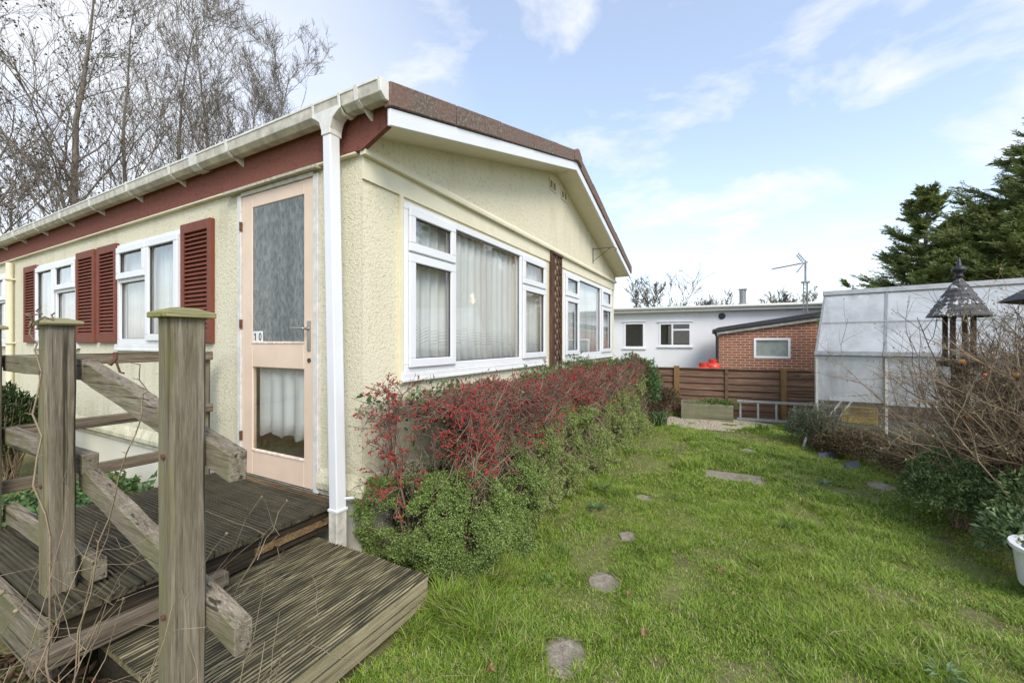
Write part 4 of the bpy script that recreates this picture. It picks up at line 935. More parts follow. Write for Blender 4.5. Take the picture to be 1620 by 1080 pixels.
# dark core mesh: the hedge's inner shade put into its colour
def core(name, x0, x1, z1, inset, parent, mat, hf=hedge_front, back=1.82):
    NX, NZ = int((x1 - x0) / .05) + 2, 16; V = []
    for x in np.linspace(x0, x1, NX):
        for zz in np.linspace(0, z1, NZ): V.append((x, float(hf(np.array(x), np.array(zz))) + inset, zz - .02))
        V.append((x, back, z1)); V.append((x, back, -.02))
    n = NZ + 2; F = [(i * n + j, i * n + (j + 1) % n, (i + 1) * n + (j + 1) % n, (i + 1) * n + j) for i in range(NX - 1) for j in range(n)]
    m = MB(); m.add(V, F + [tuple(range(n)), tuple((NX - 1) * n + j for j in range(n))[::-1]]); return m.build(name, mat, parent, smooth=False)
core('shade_core', 2.4, HX1 - .08, .78, .28, berry, M['bushcore'])
sg = Segs()
for _ in range(7000):
    x = random.uniform(1.78, HX1 - .1); y = float(hedge_front(np.array(x), np.array(.5))) + abs(random.gauss(.07, .06)) + .0; z = random.uniform(.02, .8)
    if x < 2.0 and random.random() < .6: y = random.uniform(1.3, 1.85); x = 1.74 + abs(random.gauss(.10, .06)); z *= .8
    L = random.uniform(.10, .28); v = Vector((random.gauss(0, .5), random.gauss(-.15, .35), random.choice((1, 1, -1)) * random.uniform(.4, 1.1))).normalized(); a = Vector((x, y, z)); b = a + v * L * .5 + Vector((random.gauss(0, .02), random.gauss(0, .02), 0)); sg.path([a, b, a + v * L], .0026 * (1 + .15 * (x - 1.7)), .0014 * (1 + .15 * (x - 1.7)))
sg.build('dry_stems', M['dry'], berry)
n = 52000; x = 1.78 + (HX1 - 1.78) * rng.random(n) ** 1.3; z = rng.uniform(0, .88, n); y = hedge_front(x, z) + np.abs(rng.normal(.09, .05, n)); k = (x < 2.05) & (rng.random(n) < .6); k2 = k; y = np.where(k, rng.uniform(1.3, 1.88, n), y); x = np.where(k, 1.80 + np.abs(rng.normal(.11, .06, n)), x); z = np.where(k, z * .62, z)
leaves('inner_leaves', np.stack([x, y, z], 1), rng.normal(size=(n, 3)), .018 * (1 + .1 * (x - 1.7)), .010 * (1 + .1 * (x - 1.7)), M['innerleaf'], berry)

def green_face(name, label, xa, xb, n, mat, zlo, zhi, ll, thick=.05, cat='shrub', group=None, hf=hedge_front, droop=.0):
    """a cascade of tiny leaves over the face of the hedge, in rosettes"""
    x = rng.uniform(xa, xb, n * 2); z = zlo(x) + (zhi(x) - zlo(x)) * rng.random(n * 2) ** 1.05
    lump = vnoise(x, z, 7, 41) * .5 + vnoise(x, z, 17, 42) * .5
    k = rng.random(n * 2) < np.clip((lump - .36) * 6, .02, 1); x, z, lump = x[k][:n], z[k][:n], lump[k][:n]; n = len(x)
    y = hf(x, z) - .04 - (lump - .45) * .17 + np.abs(rng.normal(0, thick, n)) - .01
    C = np.stack([x, y, z], 1); per = 7
    C = np.repeat(C, per, 0) + rng.normal(0, ll * .45, (n * per, 3)); D = rng.normal(size=(n * per, 3)) + np.array([-.2, -.7, .55 - droop])
    r0 = thing(name, label, cat, ((xa + xb) / 2, 1.2, 0), 0, group)
    sc = 1 + .10 * np.clip(C[:, 0] - 2, 0, 5)
    leaves('foliage', C, D, ll * rng.uniform(.7, 1.3, len(C)) * sc, ll * .5 * sc, mat, r0); return r0
gA = green_face('trailing_shrub', 'dense mound of small bright green leaves spilling beside the step and downpipe', 1.74, 2.62, 8600, M['hebe'], lambda x: 0 * x + .0, lambda x: hedge_green_top(x) - .02 - .1 * (x < 1.95), .0115)
gB = green_face('trailing_shrub', 'yellow-green small-leaved growth covering the middle of the hedge face', 2.5, 3.95, 8200, M['hebe2'], lambda x: 0 * x + .0, lambda x: hedge_green_top(x), .0125)
gC = green_face('trailing_shrub', 'upright pale green small-leaved growth over the far half of the hedge face', 3.9, 6.45, 7600, M['hebe2'], lambda x: 0 * x + .0, lambda x: hedge_green_top(x) + .02, .0145, droop=.2)
# near end of the mound, turning the corner towards the downpipe
def end_face(n):
    t_ = rng.random(n * 2); z = rng.random(n * 2) ** 1.1 * (.62 - .14 * t_); y = 1.20 + t_ * .74
    lump = vnoise(y, z, 7, 51) * .5 + vnoise(y, z, 17, 52) * .5; k = rng.random(n * 2) < np.clip((lump - .34) * 6, .03, 1); z, y, lump = z[k][:n], y[k][:n], lump[k][:n]
    x = 1.80 - .19 * np.sin(PI * np.clip(z / .60, 0, 1)) ** .7 * (1 - .35 * (y - 1.2)) - (lump - .45) * .12 + np.abs(rng.normal(0, .03, len(y))) + .12 * np.clip((1.32 - y) / .12, 0, 1) + np.clip(y - 1.78, 0, 1) * .1
    x = np.where(z < .17, np.maximum(x, 1.60), x)
    C = np.repeat(np.stack([x, y, z], 1), 8, 0) + rng.normal(0, .0055, (len(x) * 8, 3)); D = rng.normal(size=(len(C), 3)) + [-.7, -.3, .5]
    leaves('foliage', C, D, .0115 * rng.uniform(.7, 1.3, len(C)), .0058, M['hebe'], gA)
end_face(6500)
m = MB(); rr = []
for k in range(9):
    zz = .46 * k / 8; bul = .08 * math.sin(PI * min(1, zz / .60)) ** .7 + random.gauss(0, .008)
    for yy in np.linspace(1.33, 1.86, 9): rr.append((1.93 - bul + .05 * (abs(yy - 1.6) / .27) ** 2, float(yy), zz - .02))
m.add(rr, [(k * 9 + j, k * 9 + j + 1, (k + 1) * 9 + j + 1, (k + 1) * 9 + j) for k in range(8) for j in range(8)]); m.build('shade_core', M['bushcore'], gA)  # dark sheet whose colour stands in for shade inside the mound
# dark glossy shrub ending the hedge
def blob_leaves(C0, rad, n, mat, ll, lw, parent, hollow=.75, name='foliage', sq=1.0, up=.4, seed=60):
    v = norm(rng.normal(size=(n, 3))); v[:, 2] = np.abs(v[:, 2]) * 1.0 - .25 * (rng.random(n) < .25)
    v = norm(v); lump = .78 + .35 * vnoise(v[:, 0] * 2 + v[:, 2], v[:, 1] * 2, 2.4, seed) + .12 * vnoise(v[:, 0] * 2, v[:, 2] * 2 + v[:, 1], 6, seed + 1)
    r_ = (hollow + (1 - hollow) * rng.random(n) ** .5) * lump
    C = np.array(C0) + v * np.array(rad) * r_[:, None]; C[:, 2] = np.maximum(C[:, 2], .01)
    D = v + rng.normal(0, .7, (n, 3)) + [0, 0, up]; return leaves(name, C, D, ll * rng.uniform(.7, 1.3, n), lw, mat, parent)
def stems(parent, C0, rad, n, mat, r0=.006, name='stems', base=None):
    s = Segs(); b = base or (C0[0], C0[1], 0)
    for _ in range(n):
        v = Vector((random.gauss(0, 1), random.gauss(0, 1), abs(random.gauss(0, 1)) + .3)).normalized(); e = Vector(C0) + Vector((v.x * rad[0], v.y * rad[1], v.z * rad[2])) * .95
        mid = Vector(b).lerp(e, .5) + Vector((random.gauss(0, .03), random.gauss(0, .03), .04)); s.path([Vector(b) + Vector((random.gauss(0, .03), random.gauss(0, .03), 0)), mid, e], r0, r0 * .35)
    return s.build(name, mat, parent)
r0 = thing('glossy_shrub', 'dark glossy broad-leaved shrub at the far end of the hedge', 'shrub', (6.85, 1.35, 0)); blob_leaves((6.85, 1.35, .48), (.34, .36, .58), 5200, M['ivy'], .05, .022, r0, .55); stems(r0, (6.85, 1.35, .45), (.25, .25, .5), 30, M['twig'])
# strappy iris at its foot
def strap_plant(name, label, x, y, n, h, mat, wd=.014, spread=.12):
    m = MB()
    for _ in range(n):
        a = random.uniform(0, 2 * PI); hh = h * random.uniform(.6, 1.1); bx_, by_ = x + random.gauss(0, spread * .4), y + random.gauss(0, spread * .4); d = Vector((math.cos(a), math.sin(a), 0)); s = Vector((-d.y, d.x, 0)) * wd * .5
        P = [Vector((bx_, by_, 0)) + d * (hh * f * f * .6) + Vector((0, 0, hh * (f - .35 * f ** 3))) for f in (0, .35, .7, 1)]
        vs = []; [vs.extend([p - s * (1 - .8 * (i == 3)), p + s * (1 - .8 * (i == 3))]) for i, p in enumerate(P)]
        m.add(vs, [(0, 1, 3, 2), (2, 3, 5, 4), (4, 5, 7, 6)])
    return tag(m.build(name, mat, None, base=(x, y, 0)), label, 'plant')
strap_plant('iris_clump', 'clump of strappy green leaves at the far end of the hedge', 6.75, .98, 60, .32, M['ivy'])
strap_plant('daffodil_clump', 'tuft of upright daffodil leaves in front of the ladder', 6.9, -.42, 40, .17, M['plantgreen'], .010)
# periwinkle creeper between hedge and window cill
cr = thing('creeper', 'broad-leaved green creeper growing along the window cills above the hedge', 'climbing plant', (4.5, 1.8, 0)); s = Segs(); LCC = []; 
for xc, nn, hh in ((1.95, 10, .10), (2.25, 14, .12), (2.5, 9, .08), (2.9, 8, .07), (3.6, 26, .10), (3.95, 34, .13), (4.3, 30, .10), (4.7, 30, .10), (5.0, 60, .20), (5.3, 48, .16), (5.7, 44, .12), (6.1, 44, .10), (6.5, 44, .09), (6.9, 44, .08)):
    for _ in range(nn):
        p = Vector((xc + random.gauss(0, .14), random.uniform(1.62, 1.84), .90 + random.random() * .04)); e = p + Vector((random.gauss(0, .08), random.gauss(-.02, .04), random.random() * hh + .02)); s.path([p, e], .0022, .0015)
        for q in range(5): LCC.append(tuple(p.lerp(e, random.random()) + Vector((random.gauss(0, .015), random.gauss(0, .015), random.gauss(0, .01)))))
for _ in range(60): LCC.append((random.uniform(1.72, 2.0), random.uniform(1.35, 1.85), random.uniform(.35, .85)))
for _ in range(70): LCC.append((random.uniform(1.9, 3.0), random.uniform(1.28, 1.6), random.uniform(.55, 1.0)))
LCC = np.array(LCC); s.build('stems', M['greenstem'], cr); leaves('leaves', LCC, rng.normal(size=(len(LCC), 3)) + [0, -.5, .3], rng.uniform(.025, .05, len(LCC)), rng.uniform(.016, .03, len(LCC)), M['ivy'], cr, fold=.12)

# ------------------------------------------------------------------ far end: fence, planter, ladder
FR = .086
def Fp(l): return (7.90 + FR * (-(l)) + .068, .85 + 0 * l)        # unused helper kept simple
fence = thing('panel_fence', 'low brown overlapping-board fence with amber posts across the end of the lawn', 'fence', (7.90, .85, 0), FR)
posts_y = [1.72, 0.0, -1.63, -3.30]
for y_ in posts_y:
    m = MB(); m.box(-.045, .045, y_ - .045, y_ + .045, -.1, .865); m.build('fence_post', M['fence_post'], fence, local=True, bevel=.004)
for a, b in zip(posts_y[1:] + [-4.9], posts_y):
    m = MB(); ya, yb = a + .046, b - .046; n = 7; hz_ = .78 / n
    for i in range(n):
        z = .03 + i * hz_; wv = [random.uniform(-.008, .008) for _ in range(9)]
        for k in range(8):
            y0_, y1_ = ya + (yb - ya) * k / 8, ya + (yb - ya) * (k + 1) / 8
            vs = []
            for yy, w0 in ((y0_, wv[k]), (y1_, wv[k + 1])): vs += [(-.022, yy, z - .012 + w0), (.006, yy, z + hz_ + .006 + w0), (.014, yy, z + hz_ + .006 + w0), (-.012, yy, z - .012 + w0)]
            m.add(vs, [(0, 1, 5, 4), (1, 2, 6, 5), (2, 3, 7, 6), (3, 0, 4, 7)])
    p = m.build('panel', M['fence'], fence, local=True)
    m = MB(); m.box(-.03, .03, ya, yb, .815, .835); m.build('capping', M['fence'], p, local=True, bevel=.003)
    if b - a > 1.5:
        m = MB(); ym = (ya + yb) / 2 + .02; m.box(-.036, -.023, ym - .02, ym + .02, .03, .814); m.build('batten', M['fence'], p, local=True)
bed = thing('raised_planter', 'low grey timber raised planter against the fence', 'planter', (7.42, .73, 0), FR)
m = MB(); L = .78; Wd = .40
m.box(0, .03, -L, 0, -.02, .262); m.build('front_board', M['bed'], bed, local=True, bevel=.004)
m = MB(); m.box(.031, Wd, -L, -L + .03, -.02, .262); m.box(.031, Wd, -.03, 0, -.02, .262); m.build('end_board', M['bed'], bed, local=True, bevel=.004)
m = MB(); m.box(Wd - .03, Wd, -L + .031, -.031, -.02, .27); m.build('back_board', M['bed'], bed, local=True, bevel=.004)
m = MB(); m.box(.031, Wd - .031, -L + .031, -.031, 0, .225); m.build('soil', M['soil'], bed, local=True)
herb = thing('herb_clump', 'bright green low herbs growing in the raised planter', 'plant', (7.6, .15, .22)); n = 1500
C = np.stack([rng.normal(7.62, .06, n), rng.normal(.20, .15, n), .23 + np.abs(rng.normal(0, .045, n))], 1); leaves('leaves', C, rng.normal(size=(n, 3)) + [0, 0, .8], .03, .014, M['plantgreen'], herb)
m = MB(); m.box(0, .02, -.42, 0, .262, .275); o = m.build('loose_stake', M['bed'], None, base=(0, 0, 0)); o.location = (7.53, .55, .002); o.rotation_euler = (0, 0, FR - .1); tag(o, 'thin loose batten lying on the back of the raised planter', 'batten')
lad = thing('ladder', 'grey metal ladder lying on its side against the foot of the fence', 'ladder', (7.70, -.10, 0), FR)
m = MB(); m.box(-.022, .022, -1.42, 0, .010, .045); m.build('side_rail', M['alu'], lad, local=True, bevel=.003)
m = MB(); m.box(.0, .044, -1.42, 0, .30, .335); m.build('side_rail', M['alu'], lad, local=True, bevel=.003)
for i in range(6):
    y_ = -.05 - i * .253; m = MB(); m.bar((.0, y_, .046), (.022, y_, .299), .030, .030, up=(0, 1, 0)); m.build('rung', M['alu'], lad, local=True, bevel=.003)
dry = thing('dry_shrub', 'dry brown leafless shrub between the hedge and the planter', 'shrub', (7.42, 1.02, 0)); stems(dry, (7.42, 1.02, .25), (.3, .28, .28), 70, M['twig'], .004); blob_leaves((7.42, 1.02, .25), (.30, .28, .28), 2600, M['heather'], .035, .018, dry, .3)
# red gas cylinders
def cyl(x, y, label, h=.92, gr=None):
    r0 = thing('gas_cylinder', label, 'gas cylinder', (x, y, 0), 0, 'red gas cylinders'); R_ = .152
    m = MB(); m.lathe((0, 0, 0), [(R_ * .9, 0), (R_, .03), (R_, h - .17), (R_ * .97, h - .13), (R_ * .80, h - .09), (R_ * .5, h - .065), (.05, h - .058)], 28); m.build('body', M['redpaint'], r0, local=True, smooth=True)
    m = MB(); m.lathe((0, 0, 0), [(.028, h - .07), (.028, h - .02), (.018, h - .01), (.018, h + .02)], 12); m.box(-.05, .05, -.012, .012, h - .02, h + .004); m.build('valve', M['brass'], r0, local=True)
    m = MB()
    for a in np.linspace(-1.2, 3.6, 13): m.bar((.09 * math.cos(a), .09 * math.sin(a), h - .025), (.09 * math.cos(a + .4), .09 * math.sin(a + .4), h - .025), .006, .075)
    m.build('collar', M['redpaint'], r0, local=True)
    return r0
cyl(9.55, .50, 'rounded red gas cylinder top showing over the fence', .84); cyl(9.86, .33, 'taller red gas cylinder behind the other, beside the brick shed', .91)

# ------------------------------------------------------------------ brick shed
shed = thing('brick_shed', 'small red brick shed with black felt lean-to roof', 'shed', (14.2, .30, 0), .04)
Msh = lambda u, n, z: (-n, u, z)
def hw_local(name, Mf, u0, u1, z0, z1, holes, mat, parent, depth=.1):
    us = sorted({u0, u1} | {h[0] for h in holes} | {h[1] for h in holes}); zs = sorted({z0, z1} | {h[2] for h in holes} | {h[3] for h in holes}); m = MB()
    for i in range(len(us) - 1):
        for j in range(len(zs) - 1):
            cu = (us[i] + us[i + 1]) / 2; cz = (zs[j] + zs[j + 1]) / 2
            if any(h[0] < cu < h[1] and h[2] < cz < h[3] for h in holes): continue
            m.add([Mf(us[i], 0, zs[j]), Mf(us[i + 1], 0, zs[j]), Mf(us[i + 1], 0, zs[j + 1]), Mf(us[i], 0, zs[j + 1])], [(0, 1, 2, 3)])
    for (a, b, c, d) in holes:
        for (p, q) in (((a, c), (b, c)), ((b, c), (b, d)), ((b, d), (a, d)), ((a, d), (a, c))):
            m.add([Mf(p[0], 0, p[1]), Mf(q[0], 0, q[1]), Mf(q[0], -depth, q[1]), Mf(p[0], -depth, p[1])], [(0, 1, 2, 3)])
    return m
m = hw_local('wall', Msh, -2.9, 0, -.1, 1.55, [(-1.85, -.93, .815, 1.41)], M['brick'], shed)
m.add([(0, 0, 1.55), (0, -2.9, 1.55), (0, -2.9, 2.02), (0, 0, 1.56)], [(0, 1, 2, 3)])
m.add([(0, 0, -.1), (0, 0, 1.56), (2.0, 0, 1.56), (2.0, 0, -.1)], [(0, 1, 2, 3)]); m.add([(0, -2.9, -.1), (0, -2.9, 2.02), (2.0, -2.9, 2.02), (2.0, -2.9, -.1)], [(0, 1, 2, 3)]); m.add([(2.0, 0, -.1), (2.0, 0, 1.56), (2.0, -2.9, 2.02), (2.0, -2.9, -.1)], [(0, 1, 2, 3)])
m.build('wall', M['brick'], shed, local=True)
m = MB(); m.prism([(-.14, .12, 1.60), (-.14, .12, 1.70), (-.14, .02, 1.74), (-.14, -3.0, 2.22), (-.14, -3.0, 2.06)], (2.3, 0, 0)); m.build('roof', M['felt'], shed, local=True, bevel=.015)
m = MB(); m.prism([(-.10, .06, 1.52), (-.10, .06, 1.595), (-.10, -3.0, 2.055), (-.10, -3.0, 1.97)], (.09, 0, 0)); m.build('fascia', m_plain('grey_painted_board', (.30, .29, .26), .8, var=.3), shed, local=True)
m = MB(); m.tube([(-.06, .16, 1.62), (-.06, .10, 1.56), (-.06, .06, 1.45), (-.06, .06, -.1)], .036, 10); m.tube([(-.3, .14, 1.64), (2.1, .14, 1.62)], .05, 10); m.build('gutter_pipe', M['black'], shed, local=True)
def simple_window(Mf, u0, u1, z0, z1, parent, bar=None, tr=None, blind=False, nm='window', fw=.06, cill=True):
    m = MB()
    for bx in ((u0, u1, z0, z0 + fw), (u0, u1, z1 - fw, z1), (u0, u0 + fw, z0 + fw, z1 - fw), (u1 - fw, u1, z0 + fw, z1 - fw)): m.mbox(Mf, bx[0], bx[1], -.04, .02, bx[2], bx[3])
    if bar: m.mbox(Mf, bar - fw / 2, bar + fw / 2, -.04, .018, z0 + fw, z1 - fw)
    if tr: m.mbox(Mf, tr[0], tr[1], -.04, .016, tr[2] - fw / 2, tr[2] + fw / 2)
    w_ = m.build(nm, M['upvc'], parent, local=True)
    m = MB(); m.mbox(Mf, u0 + fw, u1 - fw, -.012, -.006, z0 + fw, z1 - fw); m.build('pane', M['glass'], w_, local=True)
    if blind: m = MB(); m.mbox(Mf, u0 + fw, u1 - fw, -.06, -.055, z0 + fw, z1 - fw); m.build('blind', M['blind'], w_, local=True)
    if cill: m = MB(); m.mbox(Mf, u0 - .06, u1 + .06, -.02, .06, z0 - .05, z0 - .001); m.build('sill', M['upvc'], w_, local=True)
    m = MB(); m.mbox(Mf, u0 - .06, u1 + .06, .0, .06, z1 + .03, z1 + .05); m.build('lintel_trim', M['upvc'], w_, local=True) if not blind else None
    return w_
simple_window(Msh, -1.85, -.93, .815, 1.41, shed, blind=True, cill=False)

# ------------------------------------------------------------------ white bungalow
bun = thing('white_bungalow', 'long white park bungalow with flat roofline behind the fence', 'house', (16.5, 4.3, 0), .075)
m = hw_local('wall', Msh, -16, 4, .0, 2.45, [(-1.34, -.56, 1.06, 2.06), (-3.02, -1.88, 1.13, 2.03)], M['bwall'], bun)
m.add([(0, 4, 0), (0, 4, 2.45), (6, 4, 2.45), (6, 4, 0)], [(0, 1, 2, 3)]); m.add([(0, -16, 0), (0, -16, 2.45), (6, -16, 2.45), (6, -16, 0)], [(0, 1, 2, 3)]); m.add([(6, 4, 0), (6, 4, 2.45), (6, -16, 2.45), (6, -16, 0)], [(0, 1, 2, 3)])
m.build('wall', M['bwall'], bun, local=True)
m = MB(); m.box(.3, 5.9, -15.9, 3.9, 0, .05); m.box(2.0, 2.1, -15.9, 3.9, .05, 2.4); m.build('interior', M['room'], bun, local=True)
m = MB(); m.prism([(-.22, 4.2, 2.46), (-.22, 4.2, 2.60), (3, 4.2, 2.62), (6.2, 4.2, 2.60), (6.2, 4.2, 2.46)], (0, -20.4, 0)); m.build('roof', m_plain('pale_grey_roof', (.40, .40, .39), .8, var=.15), bun, local=True)
m = MB(); m.box(-.27, -.223, -16.2, 4.2, 2.43, 2.60); m.build('fascia', m_plain('cream_white_fascia', (.66, .66, .60), .5, var=.08), bun, local=True)
m = MB(); m.tube([(-.33, 4.2, 2.585), (-.33, -16.2, 2.56)], .055, 10); m.build('gutter', M['gutterlip'], bun, local=True, smooth=True)
simple_window(Msh, -1.34, -.56, 1.06, 2.06, bun); simple_window(Msh, -3.02, -1.88, 1.13, 2.03, bun, bar=-2.36, tr=(-3.02, -2.36, 1.76))
m = MB(); m.tube([Msh(-4.05, .001, 2.24), Msh(-4.05, .05, 2.24)], [.12, .10], 20); m.tube([Msh(-4.05, .051, 2.24), Msh(-4.05, .08, 2.24)], .05, 16); m.build('wall_vent', M['black'], bun, local=True)
m = MB(); m.lathe((.35, -4.75, 2.55), [(.16, 0), (.16, .14), (.11, .18), (.11, .62)], 14); m.box(.22, .48, -4.88, -4.62, 3.20, 3.235); [m.box(.35 + a - .012, .35 + a + .012, -4.75 + b - .012, -4.75 + b + .012, 3.15, 3.2) for a in (-.09, .09) for b in (-.09, .09)]; m.build('flue', M['steel'], bun, local=True)

# ------------------------------------------------------------------ television aerial
ae = thing('television_aerial', 'grey television aerial on a short lattice mast rising from the brick shed roof', 'aerial', (14.45, -1.93, 0))
m = MB(); 
for (a, b) in ((-.045, -.04), (.045, -.04), (0, .05)): m.tube([(a, b, 1.95), (a, b, 3.02)], .014, 5)
for k in range(10):
    z = 1.97 + k * .104; pq = [(-.045, -.04), (.045, -.04), (0, .05)]
    for i in range(3): m.tube([pq[i] + (z,), pq[(i + 1) % 3] + (z + .09,)], .007, 4)
m.build('mast', M['steel'], ae, local=True)
m = MB(); m.box(-.07, .07, -.10, .10, 3.0, 3.05); m.tube([(0, 0, 3.05), (0, 0, 3.66)], .026, 8); m.build('pole', M['steel'], ae, local=True)
m = MB(); b0 = Vector((0, -.06, 3.60)); b1 = Vector((-.15, .84, 3.45)); m.bar(b0, b1, .034, .034)
for k in range(14):
    p = b0.lerp(b1, .22 + .055 * k); m.bar(p + Vector((-.09, -.01, 0)), p + Vector((.09, .01, 0)), .014, .014)
for s in (-1, 1):
    for k in range(5):
        m.bar((-.2, .06 + .03 * k, 3.60 + s * (.06 + .045 * k)), (.2, .06 + .03 * k, 3.60 + s * (.06 + .045 * k)), .016, .016)
    for a in (-.19, .19): m.bar((a, .05, 3.60 + s * .04), (a, .20, 3.60 + s * .26), .018, .018)
m.build('yagi_array', M['steel'], ae, local=True)

# ------------------------------------------------------------------ greenhouse
GH = thing('greenhouse', 'aluminium framed greenhouse with milky panes at the end of the lawn', 'greenhouse', (6.90, -1.045, 0), math.atan2(-.965, -.263) + PI / 2)
# local: +y runs back along the length, local x goes to the far side
def ghbar(m, a, b, w_=.03, h=.03): m.bar(a, b, w_, h, up=(.3, .2, 1))
GW = .98; EH = 1.135; RH = 2.035; GL = 3.9; S_ = .70
def gp(s, x, z): return (x, -s, z)
m = MB(); mull = [0, .70, 1.40, 2.10, 2.80, 3.50]
for s_ in mull:
    ghbar(m, gp(s_, 0, 0), gp(s_, 0, EH), .032, .028); ghbar(m, gp(s_, 0, EH), gp(s_, GW, RH), .032, .028); ghbar(m, gp(s_, 2 * GW, 0), gp(s_, 2 * GW, EH)); ghbar(m, gp(s_, 2 * GW, EH), gp(s_, GW, RH))
m.build('glazing_bars', M['alu'], GH, local=True)
m = MB(); ghbar(m, gp(-.02, -.01, EH), gp(GL, -.01, EH), .05, .055); ghbar(m, gp(-.02, 0, .03), gp(GL, 0, .03), .05, .06); ghbar(m, gp(0, 2 * GW, EH), gp(GL, 2 * GW, EH), .05, .05); m.build('eaves_rail', M['steel'], GH, local=True)
m = MB(); m.prism([gp(-.03, GW - .07, RH - .03), gp(-.03, GW - .05, RH + .035), gp(-.03, GW + .05, RH + .035), gp(-.03, GW + .07, RH - .03)], (0, -GL, 0)); m.build('ridge', M['alu'], GH, local=True)
m = MB(); zc_ = EH + (RH - EH) * .47; xc_ = GW * .47
ghbar(m, gp(0, xc_ - .012, zc_ + .012), gp(GL, xc_ - .012, zc_ + .012), .010, .010)
for (a, b, c) in ((0, GW, 2 * GW),): ghbar(m, gp(0, 0, EH), gp(0, 2 * GW, EH), .028, .028); ghbar(m, gp(0, GW * .62, 0), gp(0, GW * .62, EH + .5), .028, .028); ghbar(m, gp(0, GW * 1.4, 0), gp(0, GW * 1.4, EH + .4), .028, .028)
m.build('cross_bars', M['alu'], GH, local=True)
M['ghglass'] = m_glass('greenhouse_pane', body=(.78, .79, .80), amt=lambda t: t.ramp(t.noise(2.2, 6, .65, t.coord((1, 1, .5)), .3), [(.38, .36), (.5, .56), (.64, .74)]), ior=1.5, boost=1.3)
M['ghclear'] = m_glass('clear_greenhouse_pane', body=(.4, .42, .40), amt=.12, ior=1.5)
for i in range(5):
    a, b = mull[i] + .012, mull[i + 1] - .012
    for (z0, z1) in ((.50, EH - .02),): m = MB(); m.add([gp(a, .004, z0), gp(b, .004, z0 + .02), gp(b, .004, z1), gp(a, .004, z1), gp(a, .008, z0), gp(b, .008, z0 + .02), gp(b, .008, z1), gp(a, .008, z1)], [(3, 2, 1, 0), (4, 5, 6, 7), (0, 1, 5, 4), (2, 3, 7, 6)]); m.build('pane', M['ghglass'], GH, local=True)
    m = MB(); m.add([gp(a, .0, .06), gp(b, .0, .06), gp(b, .0, .51), gp(a, .0, .51), gp(a, .003, .06), gp(b, .003, .06), gp(b, .003, .51), gp(a, .003, .51)], [(3, 2, 1, 0), (4, 5, 6, 7), (0, 1, 5, 4), (2, 3, 7, 6)]); m.build('lower_pane', M['ghclear'], GH, local=True)
    for (f0, f1) in ((.0, .47), (.475, 1.0)):
        q = [gp(a, GW * f0, EH + (RH - EH) * f0), gp(b, GW * f0, EH + (RH - EH) * f0), gp(b, GW * f1, EH + (RH - EH) * f1), gp(a, GW * f1, EH + (RH - EH) * f1)]
        m = MB(); m.add(q + [(p[0] + .003, p[1], p[2] - .003) for p in q], [(3, 2, 1, 0), (4, 5, 6, 7), (0, 1, 5, 4), (2, 3, 7, 6)]); m.build('roof_pane', M['ghglass'], GH, local=True)
m = MB(); m.add([(0, 0, .06), (2 * GW, 0, .06), (2 * GW, 0, EH), (GW, 0, RH), (0, 0, EH)], [(0, 1, 2, 3, 4)]); m.build('end_pane', M['ghglass'], GH, local=True)
m = MB(); m.add([(2 * GW, 0, .4), (2 * GW, -GL, .4), (2 * GW, -GL, EH), (2 * GW, 0, EH)], [(0, 1, 2, 3)]); m.add([(2 * GW, 0, EH), (2 * GW, -GL, EH), (GW, -GL, RH), (GW, 0, RH)], [(0, 1, 2, 3)]); m.build('back_panes', M['ghglass'], GH, local=True)
ghM = wmat(GH); W3 = lambda s_, x, z: tuple(ghM @ Vector(gp(s_, x, z)))
def in_gh(name, label, cat, build, mats, s_, x, z, **k):
    m = MB(); build(m); o = m.build(name, mats, None, base=(0, 0, 0), **k); o.location = W3(s_, x, z); o.rotation_euler = (0, 0, GH.rotation_euler[2]); return tag(o, label, cat)
def crate_b(m):
    L_, W__, H_ = .36, .26, .20
    m.box(0, W__, -L_, 0, 0, .012); m.box(0, .012, -L_, 0, .013, H_ * .45); m.box(0, .012, -L_, -L_ + .08, H_ * .46, H_); m.box(0, .012, -.08, 0, H_ * .46, H_); m.box(-.004, .016, -L_, 0, H_ + .001, H_ + .02)
    m.box(W__ - .012, W__, -L_, 0, .013, H_); m.box(.013, W__ - .013, -L_, -L_ + .012, .013, H_); m.box(.013, W__ - .013, -.012, 0, .013, H_)
in_gh('plastic_crate', 'yellow plastic crate behind the clear lower pane of the greenhouse', 'crate', crate_b, m_plain('yellow_plastic', (.60, .38, .03), .45, var=.12), .26, .10, .22, bevel=.004)
in_gh('shelf_board', 'white board lying level inside the greenhouse above the yellow crate', 'board', lambda m: m.box(0, .25, -.46, 0, 0, .03), M['upvc'], .12, .12, .50, bevel=.003)
in_gh('wooden_bench', 'brown timber bench inside the greenhouse under the yellow crate', 'bench', lambda m: (m.box(0, .7, -3.4, 0, .17, .21), [m.box(.03, .08, -q - .05, -q, 0, .169) for q in (.05, 1.2, 2.3, 3.3)]), M['bed'], .06, .06, .0)
for i, (sa, za, sb, zb2) in enumerate(((.14, .30, .52, .93), (.24, .28, .64, 1.0))):
    m = MB(); m.bar(W3(sa, .03, za), W3(sb, .08, zb2), .028, .02); tag(m.build('leaning_cane', M['upvc'], None, base=W3(sa, .03, za)), ['white stick leaning inside the first greenhouse pane, the left of two', 'white stick leaning inside the first greenhouse pane, the right of two'][i], 'stick', 'white sticks leaning in the greenhouse')

